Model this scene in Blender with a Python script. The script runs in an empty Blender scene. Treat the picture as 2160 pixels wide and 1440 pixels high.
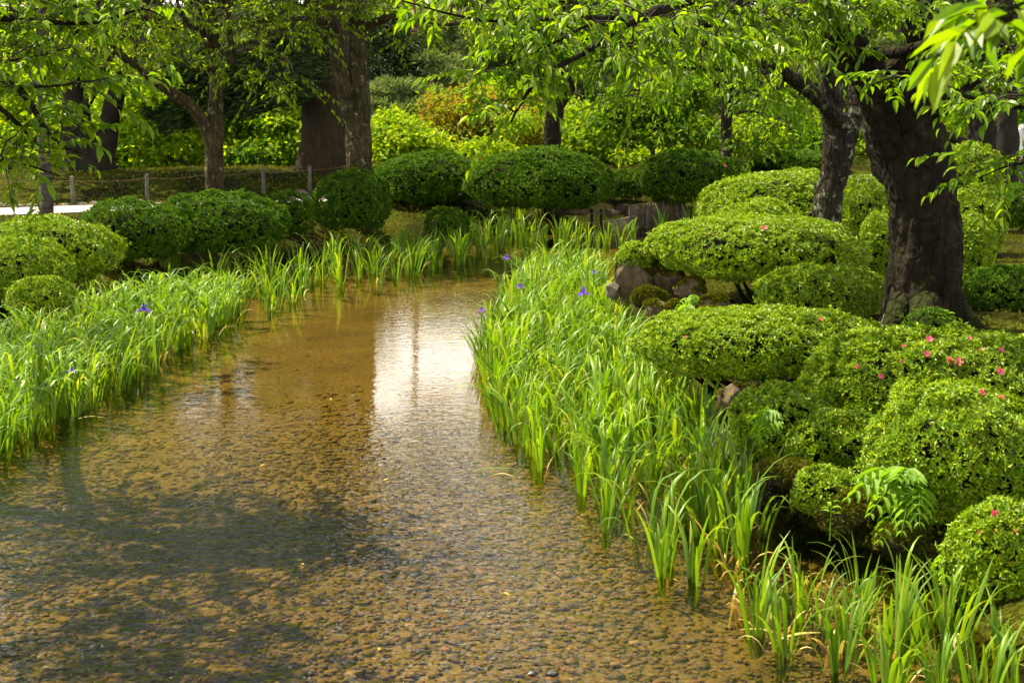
import bpy, bmesh, math
import numpy as np
from mathutils import Vector
C = bpy.context.scene
COL = C.collection
R = math.radians
rng = np.random.default_rng(7)

# ------------------------------------------------------------------ camera, sky, sun, exposure
CAMZ = 2.4
TILT = math.atan(520 / 3000)
cam_d = bpy.data.cameras.new('camera')
cam = bpy.data.objects.new('camera', cam_d); COL.objects.link(cam)
cam.location = (0, 0, CAMZ); cam.rotation_euler = (math.pi / 2 - TILT, 0, 0)
cam_d.sensor_width = 36; cam_d.lens = 50; cam_d.clip_start = .05; cam_d.clip_end = 1500
cam_d.dof.use_dof = True; cam_d.dof.focus_distance = 10.5; cam_d.dof.aperture_fstop = 6.3
C.camera = cam

SUN = Vector((-.44, .24, .86)).normalized()          # direction towards the sun
sun_el, sun_rot = math.asin(SUN.z), math.atan2(SUN.x, SUN.y)
w = bpy.data.worlds.new('World'); C.world = w; w.use_nodes = True
wt = w.node_tree; wt.nodes.clear()
def wn(t, **k):
    n = wt.nodes.new(t)
    for a, b in k.items(): setattr(n, a, b)
    return n
sky = wn('ShaderNodeTexSky', sky_type='NISHITA', sun_disc=False, sun_elevation=sun_el, sun_rotation=sun_rot)
tc = wn('ShaderNodeTexCoord'); mp = wn('ShaderNodeMapping'); mp.inputs['Scale'].default_value = (1, 1, 2.2)
nz = wn('ShaderNodeTexNoise'); nz.inputs['Scale'].default_value = 2.1; nz.inputs['Detail'].default_value = 6
cr = wn('ShaderNodeValToRGB'); cr.color_ramp.elements[0].position = .30; cr.color_ramp.elements[1].position = .52
mx = wn('ShaderNodeMix', data_type='RGBA'); mx.inputs['B'].default_value = (36, 34, 30, 1)
bg = wn('ShaderNodeBackground'); bg.inputs['Strength'].default_value = .05
wo = wn('ShaderNodeOutputWorld')
L = wt.links.new
L(tc.outputs['Generated'], mp.inputs[0]); L(mp.outputs[0], nz.inputs[0]); L(nz.outputs[0], cr.inputs[0])
sp = wn('ShaderNodeSeparateXYZ'); L(tc.outputs['Generated'], sp.inputs[0])           # cloud shaped to whiten low reflections, thinned overhead to cut fill light
mr = wn('ShaderNodeMapRange'); L(sp.outputs[2], mr.inputs[0]); mr.inputs[1].default_value = .17; mr.inputs[2].default_value = .34; mr.inputs[3].default_value = 1; mr.inputs[4].default_value = .07
mu = wn('ShaderNodeMath', operation='MULTIPLY'); L(cr.outputs[0], mu.inputs[0]); L(mr.outputs[0], mu.inputs[1])
vd = wn('ShaderNodeVectorMath', operation='DOT_PRODUCT'); L(tc.outputs['Generated'], vd.inputs[0]); vd.inputs[1].default_value = Vector((.10, 1, .40)).normalized()
m2 = wn('ShaderNodeMapRange'); L(vd.outputs['Value'], m2.inputs[0]); m2.inputs[1].default_value = .985; m2.inputs[2].default_value = .999; m2.inputs[4].default_value = .5      # unseen bright cloud added to put glints on the near water
mm = wn('ShaderNodeMath', operation='MAXIMUM'); L(mu.outputs[0], mm.inputs[0]); L(m2.outputs[0], mm.inputs[1]); L(mm.outputs[0], mx.inputs['Factor']); L(sky.outputs[0], mx.inputs['A']); L(mx.outputs['Result'], bg.inputs[0]); L(bg.outputs[0], wo.inputs[0])
sl = bpy.data.lights.new('sun', 'SUN'); sl.energy = 5; sl.angle = R(.5); sl.color = (1, .88, .63)
so = bpy.data.objects.new('sun', sl); COL.objects.link(so)
so.rotation_euler = SUN.to_track_quat('Z', 'Y').to_euler(); so.location = (-20, -5, 40)
C.view_settings.view_transform = 'Standard'; C.view_settings.look = 'None'
C.view_settings.exposure = 1.62; C.view_settings.gamma = 1
C.cycles.max_bounces = 8; C.cycles.transparent_max_bounces = 8; C.cycles.diffuse_bounces = 4
C.cycles.transmission_bounces = 4; C.cycles.glossy_bounces = 3
C.cycles.caustics_reflective = False; C.cycles.caustics_refractive = False

# ------------------------------------------------------------------ pixel -> world helpers (photo pixels, 2160 x 1440)
_F = np.array([0, math.cos(TILT), -math.sin(TILT)]); _U = np.array([0, math.sin(TILT), math.cos(TILT)]); _CAM = np.array([0, 0, CAMZ])
def ray(px, py): return _F + np.array([1., 0, 0]) * (px - 1080) / 3000 + _U * (720 - py) / 3000
def G(px, py, z=0.):
    d = ray(px, py); return _CAM + d * (z - CAMZ) / d[2]
def D(px, py, Y):
    d = ray(px, py); return _CAM + d * Y / d[1]
def scale_at(p): return float(np.dot(np.asarray(p) - _CAM, _F)) / 3000
def proj(P):
    P = np.atleast_2d(P) - _CAM; z = P @ _F
    return np.stack([1080 + 3000 * P[:, 0] / z, 720 - 3000 * (P @ _U) / z, z], 1)
def unit(a): return a / np.maximum(np.linalg.norm(a, axis=-1, keepdims=True), 1e-9)
UP = np.array([0, 0, 1.])

_nr = np.random.default_rng(99)
_NK = unit(_nr.normal(size=(64, 3))); _NP = _nr.uniform(0, 6.28, 64)
def noise(P, f=1., seed=0, octv=3):
    P = np.asarray(P); out = np.zeros(P.shape[:-1]); a, tot = 1., 0.
    for o in range(octv):
        i = (seed * 7 + o * 9) % 52
        for k in range(5):
            out += a * np.sin(P @ _NK[i + k] * f * (1 + .27 * k) * 2.2 + _NP[i + k] + seed) / 5 * 1.6
        tot += a; a *= .5; f *= 2.1
    return out / tot

# ------------------------------------------------------------------ mesh / object helpers
class MB:
    """collects vertices and faces of one mesh"""
    def __init__(s): s.V, s.F, s.M, s.n = [], [], [], 0
    def add(s, V, F, m=0):
        V = np.asarray(V, float).reshape(-1, 3); F = np.asarray(F, int)
        if len(V) == 0 or len(F) == 0: return
        s.V.append(V); s.F.append(F + s.n); s.M.append(np.full(len(F), m)); s.n += len(V)
    def mesh(s, name, mats, smooth=False):
        me = bpy.data.meshes.new(name)
        V = np.concatenate(s.V) if s.V else np.zeros((0, 3))
        me.vertices.add(len(V)); me.vertices.foreach_set('co', V.ravel())
        loops = np.concatenate([f.ravel() for f in s.F]); sizes = np.concatenate([np.full(len(f), f.shape[1]) for f in s.F])
        me.loops.add(len(loops)); me.loops.foreach_set('vertex_index', loops)
        me.polygons.add(len(sizes)); st = np.zeros(len(sizes), int); st[1:] = np.cumsum(sizes)[:-1]
        me.polygons.foreach_set('loop_start', st)
        me.polygons.foreach_set('material_index', np.concatenate(s.M))
        me.polygons.foreach_set('use_smooth', np.full(len(sizes), smooth))
        for m in mats: me.materials.append(m)
        me.update(calc_edges=True); me.validate()
        return me
    def obj(s, name, mats, parent=None, smooth=False, loc=(0, 0, 0)):
        mats = mats if isinstance(mats, (list, tuple)) else [mats]
        if parent is not None:
            l = np.array(parent.location)
            s.V = [v - l for v in s.V]
        o = bpy.data.objects.new(name, s.mesh(name, mats, smooth)); COL.objects.link(o); o.location = loc
        if parent is not None: o.parent = parent
        return o
def tag(o, label, cat, group=None, kind=None):
    if label: o['label'] = label
    if cat: o['category'] = cat
    if group: o['group'] = group
    if kind: o['kind'] = kind
    return o
def thing(name, loc, label, cat, group=None):
    o = bpy.data.objects.new(name, None); COL.objects.link(o); o.location = tuple(float(v) for v in loc); o.empty_display_size = .2
    return tag(o, label, cat, group)

def crom(pts, n=6):
    pts = np.asarray(pts, float)
    if len(pts) < 3:
        t = np.linspace(0, 1, n * 2 + 1)[:, None]; return pts[0] * (1 - t) + pts[-1] * t
    p = np.vstack([2 * pts[0] - pts[1], pts, 2 * pts[-1] - pts[-2]]); out = []
    for i in range(1, len(p) - 2):
        t = np.linspace(0, 1, n, endpoint=False)[:, None]
        a, b, c, d = p[i - 1], p[i], p[i + 1], p[i + 2]
        out.append(.5 * (2 * b + (c - a) * t + (2 * a - 5 * b + 4 * c - d) * t ** 2 + (3 * b - a - 3 * c + d) * t ** 3))
    return np.vstack(out + [pts[-1:]])
def tube(mb, pts, rad, sides=8, amp=0., freq=6., seed=0, cap=True, m=0, flute=0.):
    pts = np.asarray(pts, float); rad = np.asarray(rad, float); n = len(pts)
    T = unit(np.gradient(pts, axis=0)); ref = np.array([0, 1., 0]) if abs(T[0][1]) < .9 else np.array([1., 0, 0])
    Nn = np.zeros_like(pts); v = ref
    for i in range(n):
        v = v - T[i] * (v @ T[i]); v = v / max(np.linalg.norm(v), 1e-9); Nn[i] = v
    B = np.cross(T, Nn); th = np.linspace(0, 2 * np.pi, sides, endpoint=False)
    dirs = Nn[:, None] * np.cos(th)[None, :, None] + B[:, None] * np.sin(th)[None, :, None]
    P = pts[:, None] + dirs * rad[:, None, None]
    if amp:
        k = 1 + amp * noise(P * np.array([1, 1, .55]), freq, seed, 4)
        if sides > 20: k = k - .13 * np.abs(noise(P * np.array([1, 1, .35]), 9, seed + 3, 3)) - .035 * noise(P, 20, seed + 5, 3)
        if flute:
            fl = np.clip((np.linspace(1, 0, n) - .55) / .45, 0, 1) ** 1.5
            k = k + flute * fl[:, None] * np.sin(th * 5 + seed + .6 * np.sin(th * 2))[None, :]
        P = pts[:, None] + dirs * (rad[:, None] * k)[..., None]
    i = np.arange(n - 1)[:, None] * sides; j = np.arange(sides)[None]; j2 = (j + 1) % sides
    Q = np.stack([i + j, i + j2, i + sides + j2, i + sides + j], -1).reshape(-1, 4)
    mb.add(P, Q, m)
    if cap:
        s = pts[-1]; ring = P[-1]
        mb.add(np.vstack([ring, s + T[-1] * rad[-1] * .5]), np.stack([np.arange(sides), (np.arange(sides) + 1) % sides, np.full(sides, sides)], 1), m)

RHOMB = (np.array([[0, 0, 0], [.45, .5, .10], [1, 0, -.10], [.45, -.5, .10]]), np.array([[0, 2, 1], [0, 3, 2]]))
CHERRY_T = []
for u, v in ((0, 0), (.24, .40), (.26, 0), (.24, -.40), (.60, .40), (.62, 0), (.60, -.40), (1, 0)):
    CHERRY_T.append((u, v, -.28 * u * u + .30 * abs(v)))
CHERRY = (np.array(CHERRY_T), np.array([[0, 2, 1], [0, 3, 2], [1, 2, 5], [1, 5, 4], [2, 3, 6], [2, 6, 5], [4, 5, 7], [5, 6, 7]]))
def leaves(mb, P, A, N, Ln, Wd, T=RHOMB, m=0):
    n = len(P)
    if n == 0: return
    A = unit(A); S = unit(np.cross(N, A)); N = np.cross(A, S)
    Ln = np.broadcast_to(Ln, (n,)); Wd = np.broadcast_to(Wd, (n,)); tv, tf = T
    V = P[:, None] + A[:, None] * (tv[:, 0] * Ln[:, None])[..., None] + S[:, None] * (tv[:, 1] * Wd[:, None])[..., None] + N[:, None] * (tv[:, 2] * Ln[:, None])[..., None]
    F = (np.arange(n) * len(tv))[:, None, None] + tf[None]
    mb.add(V, F.reshape(-1, 3), m)

# ------------------------------------------------------------------ materials
def mat(name):
    m = bpy.data.materials.new(name); m.use_nodes = True; m.node_tree.nodes.clear(); return m, m.node_tree
def nd(t, ty, **k):
    n = t.nodes.new(ty)
    for a, b in k.items():
        if a in n.inputs: n.inputs[a].default_value = b
        else: setattr(n, a, b)
    return n
def ramp(t, fac, stops):
    r = nd(t, 'ShaderNodeValToRGB'); e = r.color_ramp.elements
    while len(e) < len(stops): e.new(.5)
    for i, (p, c) in enumerate(stops): e[i].position = p; e[i].color = (*c, 1)
    t.links.new(fac, r.inputs[0]); return r.outputs[0]
def leafmat(name, stops, trans=.45, tcol=None, rough=.45, spec=.35, objrand=False):
    m, t = mat(name)
    g = nd(t, 'ShaderNodeNewGeometry'); fac = g.outputs['Random Per Island']
    if objrand:
        oi = nd(t, 'ShaderNodeObjectInfo'); a = nd(t, 'ShaderNodeMath', operation='ADD'); t.links.new(fac, a.inputs[0]); t.links.new(oi.outputs['Random'], a.inputs[1])
        f = nd(t, 'ShaderNodeMath', operation='FRACT'); t.links.new(a.outputs[0], f.inputs[0]); fac = f.outputs[0]
    col = ramp(t, fac, stops)
    p = nd(t, 'ShaderNodeBsdfPrincipled'); p.inputs['Roughness'].default_value = rough; p.inputs['Specular IOR Level'].default_value = spec
    t.links.new(col, p.inputs['Base Color'])
    tr = nd(t, 'ShaderNodeBsdfTranslucent')
    mm = nd(t, 'ShaderNodeMix', data_type='RGBA', blend_type='MULTIPLY'); mm.inputs['Factor'].default_value = 1; t.links.new(col, mm.inputs['A'])
    mm.inputs['B'].default_value = (*(tcol or (2.0, 1.9, .7)), 1); t.links.new(mm.outputs['Result'], tr.inputs[0])
    x = nd(t, 'ShaderNodeMixShader'); x.inputs[0].default_value = trans; t.links.new(p.outputs[0], x.inputs[1]); t.links.new(tr.outputs[0], x.inputs[2])
    o = nd(t, 'ShaderNodeOutputMaterial'); t.links.new(x.outputs[0], o.inputs[0]); return m
def surf(name, scale, stops, rough=.85, bump=.4, detail=8, bscale=None, spots=None, moss=None, stretch=(1, 1, 1), bdist=.02, crack=None):
    m, t = mat(name)
    tcn = nd(t, 'ShaderNodeTexCoord'); mpn = nd(t, 'ShaderNodeMapping'); mpn.inputs['Scale'].default_value = stretch; t.links.new(tcn.outputs['Object'], mpn.inputs[0])
    n1 = nd(t, 'ShaderNodeTexNoise', Scale=scale, Detail=detail, Roughness=.62); t.links.new(mpn.outputs[0], n1.inputs[0])
    col = ramp(t, n1.outputs[0], stops)
    if spots:
        n2 = nd(t, 'ShaderNodeTexNoise', Scale=spots[0], Detail=10, Roughness=.72); t.links.new(tcn.outputs['Object'], n2.inputs[0])
        f = ramp(t, n2.outputs[0], [(spots[1], (0, 0, 0)), (spots[1] + .05, (1, 1, 1))])
        k = nd(t, 'ShaderNodeMix', data_type='RGBA'); t.links.new(f, k.inputs['Factor']); t.links.new(col, k.inputs['A']); k.inputs['B'].default_value = (*spots[2], 1); col = k.outputs['Result']
    if moss:
        g = nd(t, 'ShaderNodeNewGeometry'); sx = nd(t, 'ShaderNodeSeparateXYZ'); t.links.new(g.outputs['Normal'], sx.inputs[0])
        n3 = nd(t, 'ShaderNodeTexNoise', Scale=moss[0], Detail=6); t.links.new(tcn.outputs['Object'], n3.inputs[0])
        ad = nd(t, 'ShaderNodeMath', operation='MULTIPLY_ADD'); t.links.new(sx.outputs[2], ad.inputs[0]); ad.inputs[1].default_value = moss[2]; t.links.new(n3.outputs[0], ad.inputs[2])
        f = ramp(t, ad.outputs[0], [(moss[1], (0, 0, 0)), (moss[1] + .12, (1, 1, 1))])
        n4 = nd(t, 'ShaderNodeTexNoise', Scale=30, Detail=4); t.links.new(tcn.outputs['Object'], n4.inputs[0])
        mc = ramp(t, n4.outputs[0], [(.3, moss[3]), (.7, moss[4])])
        k = nd(t, 'ShaderNodeMix', data_type='RGBA'); t.links.new(f, k.inputs['Factor']); t.links.new(col, k.inputs['A']); t.links.new(mc, k.inputs['B']); col = k.outputs['Result']
    ck = None
    if crack:                                        # plated bark: vertical fissures between the plates
        m3 = nd(t, 'ShaderNodeMapping'); m3.inputs['Scale'].default_value = (1, 1, .38); t.links.new(tcn.outputs['Object'], m3.inputs[0])
        nw = nd(t, 'ShaderNodeTexNoise', Scale=crack * .6, Detail=4); t.links.new(m3.outputs[0], nw.inputs[0])
        va = nd(t, 'ShaderNodeVectorMath', operation='MULTIPLY_ADD'); t.links.new(nw.outputs['Color'], va.inputs[0]); va.inputs[1].default_value = (.12, .12, .12); t.links.new(m3.outputs[0], va.inputs[2])
        vo = nd(t, 'ShaderNodeTexVoronoi', feature='DISTANCE_TO_EDGE', Scale=crack); t.links.new(va.outputs[0], vo.inputs[0])
        ck = ramp(t, vo.outputs['Distance'], [(0, (0, 0, 0)), (.16, (1, 1, 1))])
    p = nd(t, 'ShaderNodeBsdfPrincipled'); p.inputs['Roughness'].default_value = rough; p.inputs['Specular IOR Level'].default_value = .12; t.links.new(col, p.inputs['Base Color'])
    nb = nd(t, 'ShaderNodeTexNoise', Scale=bscale or scale * 3, Detail=8, Roughness=.65); t.links.new(mpn.outputs[0], nb.inputs[0])
    b = nd(t, 'ShaderNodeBump', Strength=bump, Distance=bdist); t.links.new(nb.outputs[0], b.inputs['Height']); t.links.new(b.outputs[0], p.inputs['Normal'])
    if ck:
        b2 = nd(t, 'ShaderNodeBump', Strength=1, Distance=.035); t.links.new(ck, b2.inputs['Height']); t.links.new(b.outputs[0], b2.inputs['Normal']); t.links.new(b2.outputs[0], p.inputs['Normal'])
    o = nd(t, 'ShaderNodeOutputMaterial'); t.links.new(p.outputs[0], o.inputs[0]); return m

M = {}
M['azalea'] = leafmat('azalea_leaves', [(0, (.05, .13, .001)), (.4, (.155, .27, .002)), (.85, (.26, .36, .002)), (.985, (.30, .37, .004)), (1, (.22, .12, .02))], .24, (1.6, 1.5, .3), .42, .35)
M['azalea_shaded'] = leafmat('shaded_azalea_leaves', [(0, (.02, .06, .002)), (.5, (.045, .11, .003)), (1, (.10, .18, .004))], .28, (1.7, 1.6, .4), .58, .14)  # same azalea foliage, with the shade of the trees put into darker greens
M['cherry'] = leafmat('cherry_leaves', [(0, (.058, .125, .004)), (.6, (.10, .185, .005)), (1, (.165, .24, .006))], .5, (2.3, 2.2, .35), .42, .32)
M['cherry_far'] = leafmat('distant_cherry_leaves', [(0, (.065, .125, .003)), (.6, (.125, .22, .004)), (1, (.21, .29, .005))], .58, (2.3, 2.0, .35), .5, .25)
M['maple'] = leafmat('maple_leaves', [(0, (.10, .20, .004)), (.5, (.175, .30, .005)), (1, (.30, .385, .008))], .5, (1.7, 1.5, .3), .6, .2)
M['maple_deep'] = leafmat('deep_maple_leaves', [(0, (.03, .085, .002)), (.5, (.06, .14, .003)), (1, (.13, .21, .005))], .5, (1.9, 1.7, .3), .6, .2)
M['orange'] = leafmat('orange_maple_leaves', [(0, (.12, .20, .006)), (.55, (.22, .24, .008)), (.9, (.29, .21, .012)), (1, (.34, .14, .02))], .45, (1.5, 1.3, .5), .6, .2)
M['pine'] = leafmat('pine_needles', [(0, (.09, .14, .04)), (.5, (.16, .22, .07)), (1, (.26, .30, .12))], .35, (1.5, 1.5, .7), .6, .2)
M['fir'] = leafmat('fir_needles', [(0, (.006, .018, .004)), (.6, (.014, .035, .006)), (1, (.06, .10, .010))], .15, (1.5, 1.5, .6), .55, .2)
M['iris'] = leafmat('iris_leaves', [(0, (.07, .16, .006)), (.5, (.12, .23, .010)), (.9, (.18, .29, .014)), (1, (.28, .32, .02))], .40, (1.9, 1.75, .4), .42, .35, True)
M['dead'] = leafmat('withered_leaves', [(0, (.35, .22, .05)), (.5, (.50, .40, .10)), (1, (.60, .52, .26))], .35, (1.2, 1.1, .7), .6, .2)
M['fern'] = leafmat('fern_fronds', [(0, (.09, .22, .006)), (1, (.20, .34, .012))], .45, (1.7, 1.6, .4), .5, .25)
M['moss'] = leafmat('moss_and_short_grass', [(0, (.035, .045, .004)), (.4, (.075, .10, .005)), (.8, (.14, .15, .007)), (1, (.16, .11, .02))], .25, (1.5, 1.4, .4), .8, .1)
M['purple'] = leafmat('purple_petals', [(0, (.09, .03, .42)), (1, (.19, .07, .60))], .35, (1.3, 1.1, 1.3), .5, .2)
M['pink'] = leafmat('pink_petals', [(0, (.72, .05, .14)), (1, (.85, .16, .28))], .35, (1.2, 1.1, 1.1), .5, .2)
M['twig'] = surf('shade_core_and_stems', 25, [(.3, (.005, .005, .002)), (.7, (.014, .012, .006))], 1., .6)  # near-black tone carries the inner shade of the shrub core; stems share it
M['bark'] = surf('cherry_bark', 6, [(.3, (.007, .006, .004)), (.55, (.022, .017, .010)), (.8, (.055, .046, .032))], .95, 1., bscale=16, spots=(9, .68, (.10, .105, .07)), moss=(4, .62, .3, (.012, .016, .003), (.035, .042, .006)), bdist=.06, crack=9)
M['bark_lichen'] = surf('lichened_bark', 6, [(.3, (.012, .010, .006)), (.6, (.036, .029, .018))], .95, 1., bscale=20, spots=(7, .545, (.17, .18, .125)), bdist=.03, crack=14)
M['bark_moss'] = surf('mossy_bark', 4, [(.3, (.025, .022, .010)), (.6, (.065, .050, .022)), (.8, (.10, .09, .045))], .9, .8, bscale=18, spots=(7, .58, (.20, .205, .15)), bdist=.05, crack=10)
M['bark_dark'] = surf('dark_bark', 5, [(.3, (.010, .009, .007)), (.7, (.032, .026, .020))], .95, .8, bscale=16, bdist=.03)
M['bark_big'] = surf('furrowed_bark', 3, [(.3, (.024, .018, .009)), (.7, (.060, .045, .025))], .95, 1., bscale=10, stretch=(5, 5, .8), bdist=.06)
M['bark_band'] = surf('banded_bark', 5, [(.35, (.030, .024, .018)), (.65, (.12, .10, .08))], .85, .8, stretch=(1, 1, 7), bscale=12, spots=(8, .60, (.22, .24, .15)), bdist=.03)
M['bark_red'] = surf('red_pine_bark', 6, [(.3, (.13, .05, .03)), (.7, (.26, .11, .07))], .9, .7)
M['twigs'] = surf('thin_branch_bark', 20, [(.3, (.018, .014, .010)), (.7, (.06, .05, .04))], .8, .4)
M['rock'] = surf('mossy_stone', 7, [(.3, (.05, .036, .020)), (.6, (.15, .112, .070)), (.8, (.27, .215, .155))], .9, 1., bscale=18, moss=(5.5, .72, .30, (.05, .045, .005), (.17, .15, .012)), bdist=.02)
M['rock_bare'] = surf('grey_stone', 8, [(.3, (.08, .064, .044)), (.7, (.23, .195, .15))], .9, .9, bscale=18, spots=(10, .66, (.05, .05, .02)))
M['rock_moss'] = surf('moss_covered_stone', 8, [(.3, (.02, .018, .008)), (.7, (.07, .06, .03))], .95, 1., bscale=40, moss=(6, .62, .35, (.035, .038, .004), (.12, .115, .010)), bdist=.03)
M['wood'] = surf('weathered_wood', 10, [(.3, (.06, .052, .045)), (.7, (.17, .15, .135))], .9, .6, stretch=(4, 4, .6))
M['bamboo'] = surf('split_bamboo', 10, [(.3, (.16, .14, .10)), (.7, (.34, .31, .24))], .7, .3, stretch=(4, 4, .6))
M['rope'] = surf('straw_rope', 40, [(.3, (.11, .065, .028)), (.7, (.20, .12, .055))], .95, .5)
M['gravel'] = surf('pale_gravel', 60, [(.3, (.26, .24, .225)), (.7, (.46, .43, .41))], .95, .6, bscale=120)
M['pebble'], t = mat('stream_pebbles')
g = nd(t, 'ShaderNodeNewGeometry')
col = ramp(t, g.outputs['Random Per Island'], [(0, (.095, .066, .022)), (.3, (.145, .098, .032)), (.6, (.20, .135, .046)), (.78, (.11, .082, .032)), (.90, (.27, .15, .04)), (.95, (.20, .08, .03)), (1, (.36, .29, .16))])
tcn = nd(t, 'ShaderNodeTexCoord'); n1 = nd(t, 'ShaderNodeTexNoise', Scale=40, Detail=4); t.links.new(tcn.outputs['Object'], n1.inputs[0])
k = nd(t, 'ShaderNodeMix', data_type='RGBA', blend_type='MULTIPLY'); k.inputs['Factor'].default_value = .6; t.links.new(col, k.inputs['A']); t.links.new(n1.outputs[0], k.inputs['B'])
p = nd(t, 'ShaderNodeBsdfPrincipled', Roughness=.8); t.links.new(k.outputs['Result'], p.inputs['Base Color']); o = nd(t, 'ShaderNodeOutputMaterial'); t.links.new(p.outputs[0], o.inputs[0])

# ground: moss, needle litter and grass in broad patches
M['ground'], t = mat('mossy_ground')
tcn = nd(t, 'ShaderNodeTexCoord')
n1 = nd(t, 'ShaderNodeTexNoise', Scale=.9, Detail=9, Roughness=.68); t.links.new(tcn.outputs['Object'], n1.inputs[0])
c1 = ramp(t, n1.outputs[0], [(.34, (.018, .014, .006)), (.45, (.030, .034, .004)), (.55, (.055, .068, .005)), (.70, (.11, .105, .008))])
n2 = nd(t, 'ShaderNodeTexNoise', Scale=35, Detail=5); t.links.new(tcn.outputs['Object'], n2.inputs[0])
c2 = ramp(t, n2.outputs[0], [(.3, (.35, .35, .35)), (.7, (1.25, 1.2, 1.1))])
k = nd(t, 'ShaderNodeMix', data_type='RGBA', blend_type='MULTIPLY'); k.inputs['Factor'].default_value = 1; t.links.new(c1, k.inputs['A']); t.links.new(c2, k.inputs['B'])
p = nd(t, 'ShaderNodeBsdfPrincipled', Roughness=1.); p.inputs['Specular IOR Level'].default_value = .05; t.links.new(k.outputs['Result'], p.inputs['Base Color'])
b = nd(t, 'ShaderNodeBump', Strength=1, Distance=.08); t.links.new(n2.outputs[0], b.inputs['Height']); t.links.new(b.outputs[0], p.inputs['Normal'])
o = nd(t, 'ShaderNodeOutputMaterial'); t.links.new(p.outputs[0], o.inputs[0])
# streambed: sand and fine gravel
M['bed'], t = mat('sandy_streambed')
tcn = nd(t, 'ShaderNodeTexCoord')
n1 = nd(t, 'ShaderNodeTexNoise', Scale=1.1, Detail=8, Roughness=.6); t.links.new(tcn.outputs['Object'], n1.inputs[0])
c1 = ramp(t, n1.outputs[0], [(.3, (.075, .055, .020)), (.5, (.13, .095, .034)), (.7, (.175, .13, .05))])
v = nd(t, 'ShaderNodeTexVoronoi', Scale=26); t.links.new(tcn.outputs['Object'], v.inputs[0])
n2 = nd(t, 'ShaderNodeTexNoise', Scale=30, Detail=5); t.links.new(tcn.outputs['Object'], n2.inputs[0])
c2 = ramp(t, n2.outputs[0], [(.3, (.55, .55, .5)), (.65, (1.1, 1.1, 1.1))])
k = nd(t, 'ShaderNodeMix', data_type='RGBA', blend_type='MULTIPLY'); k.inputs['Factor'].default_value = 1; t.links.new(c1, k.inputs['A']); t.links.new(c2, k.inputs['B'])
p = nd(t, 'ShaderNodeBsdfPrincipled', Roughness=.9); t.links.new(k.outputs['Result'], p.inputs['Base Color'])
b = nd(t, 'ShaderNodeBump', Strength=.6, Distance=.03); t.links.new(v.outputs[0], b.inputs['Height']); t.links.new(b.outputs[0], p.inputs['Normal'])
o = nd(t, 'ShaderNodeOutputMaterial'); t.links.new(p.outputs[0], o.inputs[0])
# water: a rippled surface that reflects by Fresnel and lets the light through to the bed
M['water'], t = mat('clear_stream_water')
tcn = nd(t, 'ShaderNodeTexCoord'); mpn = nd(t, 'ShaderNodeMapping'); mpn.inputs['Scale'].default_value = (.55, 1, 1); t.links.new(tcn.outputs['Object'], mpn.inputs[0])
n1 = nd(t, 'ShaderNodeTexNoise', Scale=9, Detail=3, Roughness=.5, Distortion=.6); t.links.new(mpn.outputs[0], n1.inputs[0])
n2 = nd(t, 'ShaderNodeTexNoise', Scale=26, Detail=2, Roughness=.5, Distortion=.4); t.links.new(mpn.outputs[0], n2.inputs[0])
sx = nd(t, 'ShaderNodeSeparateXYZ'); t.links.new(tcn.outputs['Object'], sx.inputs[0])
near = nd(t, 'ShaderNodeMapRange'); t.links.new(sx.outputs[1], near.inputs[0])       # the stream runs livelier over the shallows near the bridge
near.inputs[1].default_value = 5; near.inputs[2].default_value = 11; near.inputs[3].default_value = 1; near.inputs[4].default_value = .05
ad = nd(t, 'ShaderNodeMath', operation='MULTIPLY_ADD'); t.links.new(n2.outputs[0], ad.inputs[0]); ad.inputs[1].default_value = .7; t.links.new(n1.outputs[0], ad.inputs[2])
ml = nd(t, 'ShaderNodeMath', operation='MULTIPLY'); t.links.new(ad.outputs[0], ml.inputs[0]); t.links.new(near.outputs[0], ml.inputs[1])
b = nd(t, 'ShaderNodeBump', Strength=1, Distance=.024); t.links.new(ml.outputs[0], b.inputs['Height'])
fr = nd(t, 'ShaderNodeFresnel', IOR=1.33); t.links.new(b.outputs[0], fr.inputs['Normal'])
gl = nd(t, 'ShaderNodeBsdfGlossy', Roughness=.03); t.links.new(b.outputs[0], gl.inputs['Normal'])
tr = nd(t, 'ShaderNodeBsdfTransparent'); tr.inputs[0].default_value = (.78, .70, .40, 1)
x = nd(t, 'ShaderNodeMixShader'); t.links.new(fr.outputs[0], x.inputs[0]); t.links.new(tr.outputs[0], x.inputs[1]); t.links.new(gl.outputs[0], x.inputs[2])
o = nd(t, 'ShaderNodeOutputMaterial'); t.links.new(x.outputs[0], o.inputs[0])
def plain(name, c, rough=.7):
    m, t = mat(name); n = nd(t, 'ShaderNodeTexNoise', Scale=30, Detail=4); cc = ramp(t, n.outputs[0], [(.3, tuple(v * .8 for v in c)), (.7, c)])
    p = nd(t, 'ShaderNodeBsdfPrincipled', Roughness=rough); t.links.new(cc, p.inputs['Base Color']); o = nd(t, 'ShaderNodeOutputMaterial'); t.links.new(p.outputs[0], o.inputs[0]); return m
M['white'] = plain('white_cloth', (.8, .8, .82)); M['navy'] = plain('dark_trousers', (.03, .035, .06)); M['skin'] = plain('skin', (.55, .36, .27)); M['hair'] = plain('hair', (.02, .016, .013))
M['tagw'] = plain('white_tag', (.75, .78, .82), .4)
M['stone_wet'] = plain('wet_black_stone', (.03, .028, .027), .25)

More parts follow.
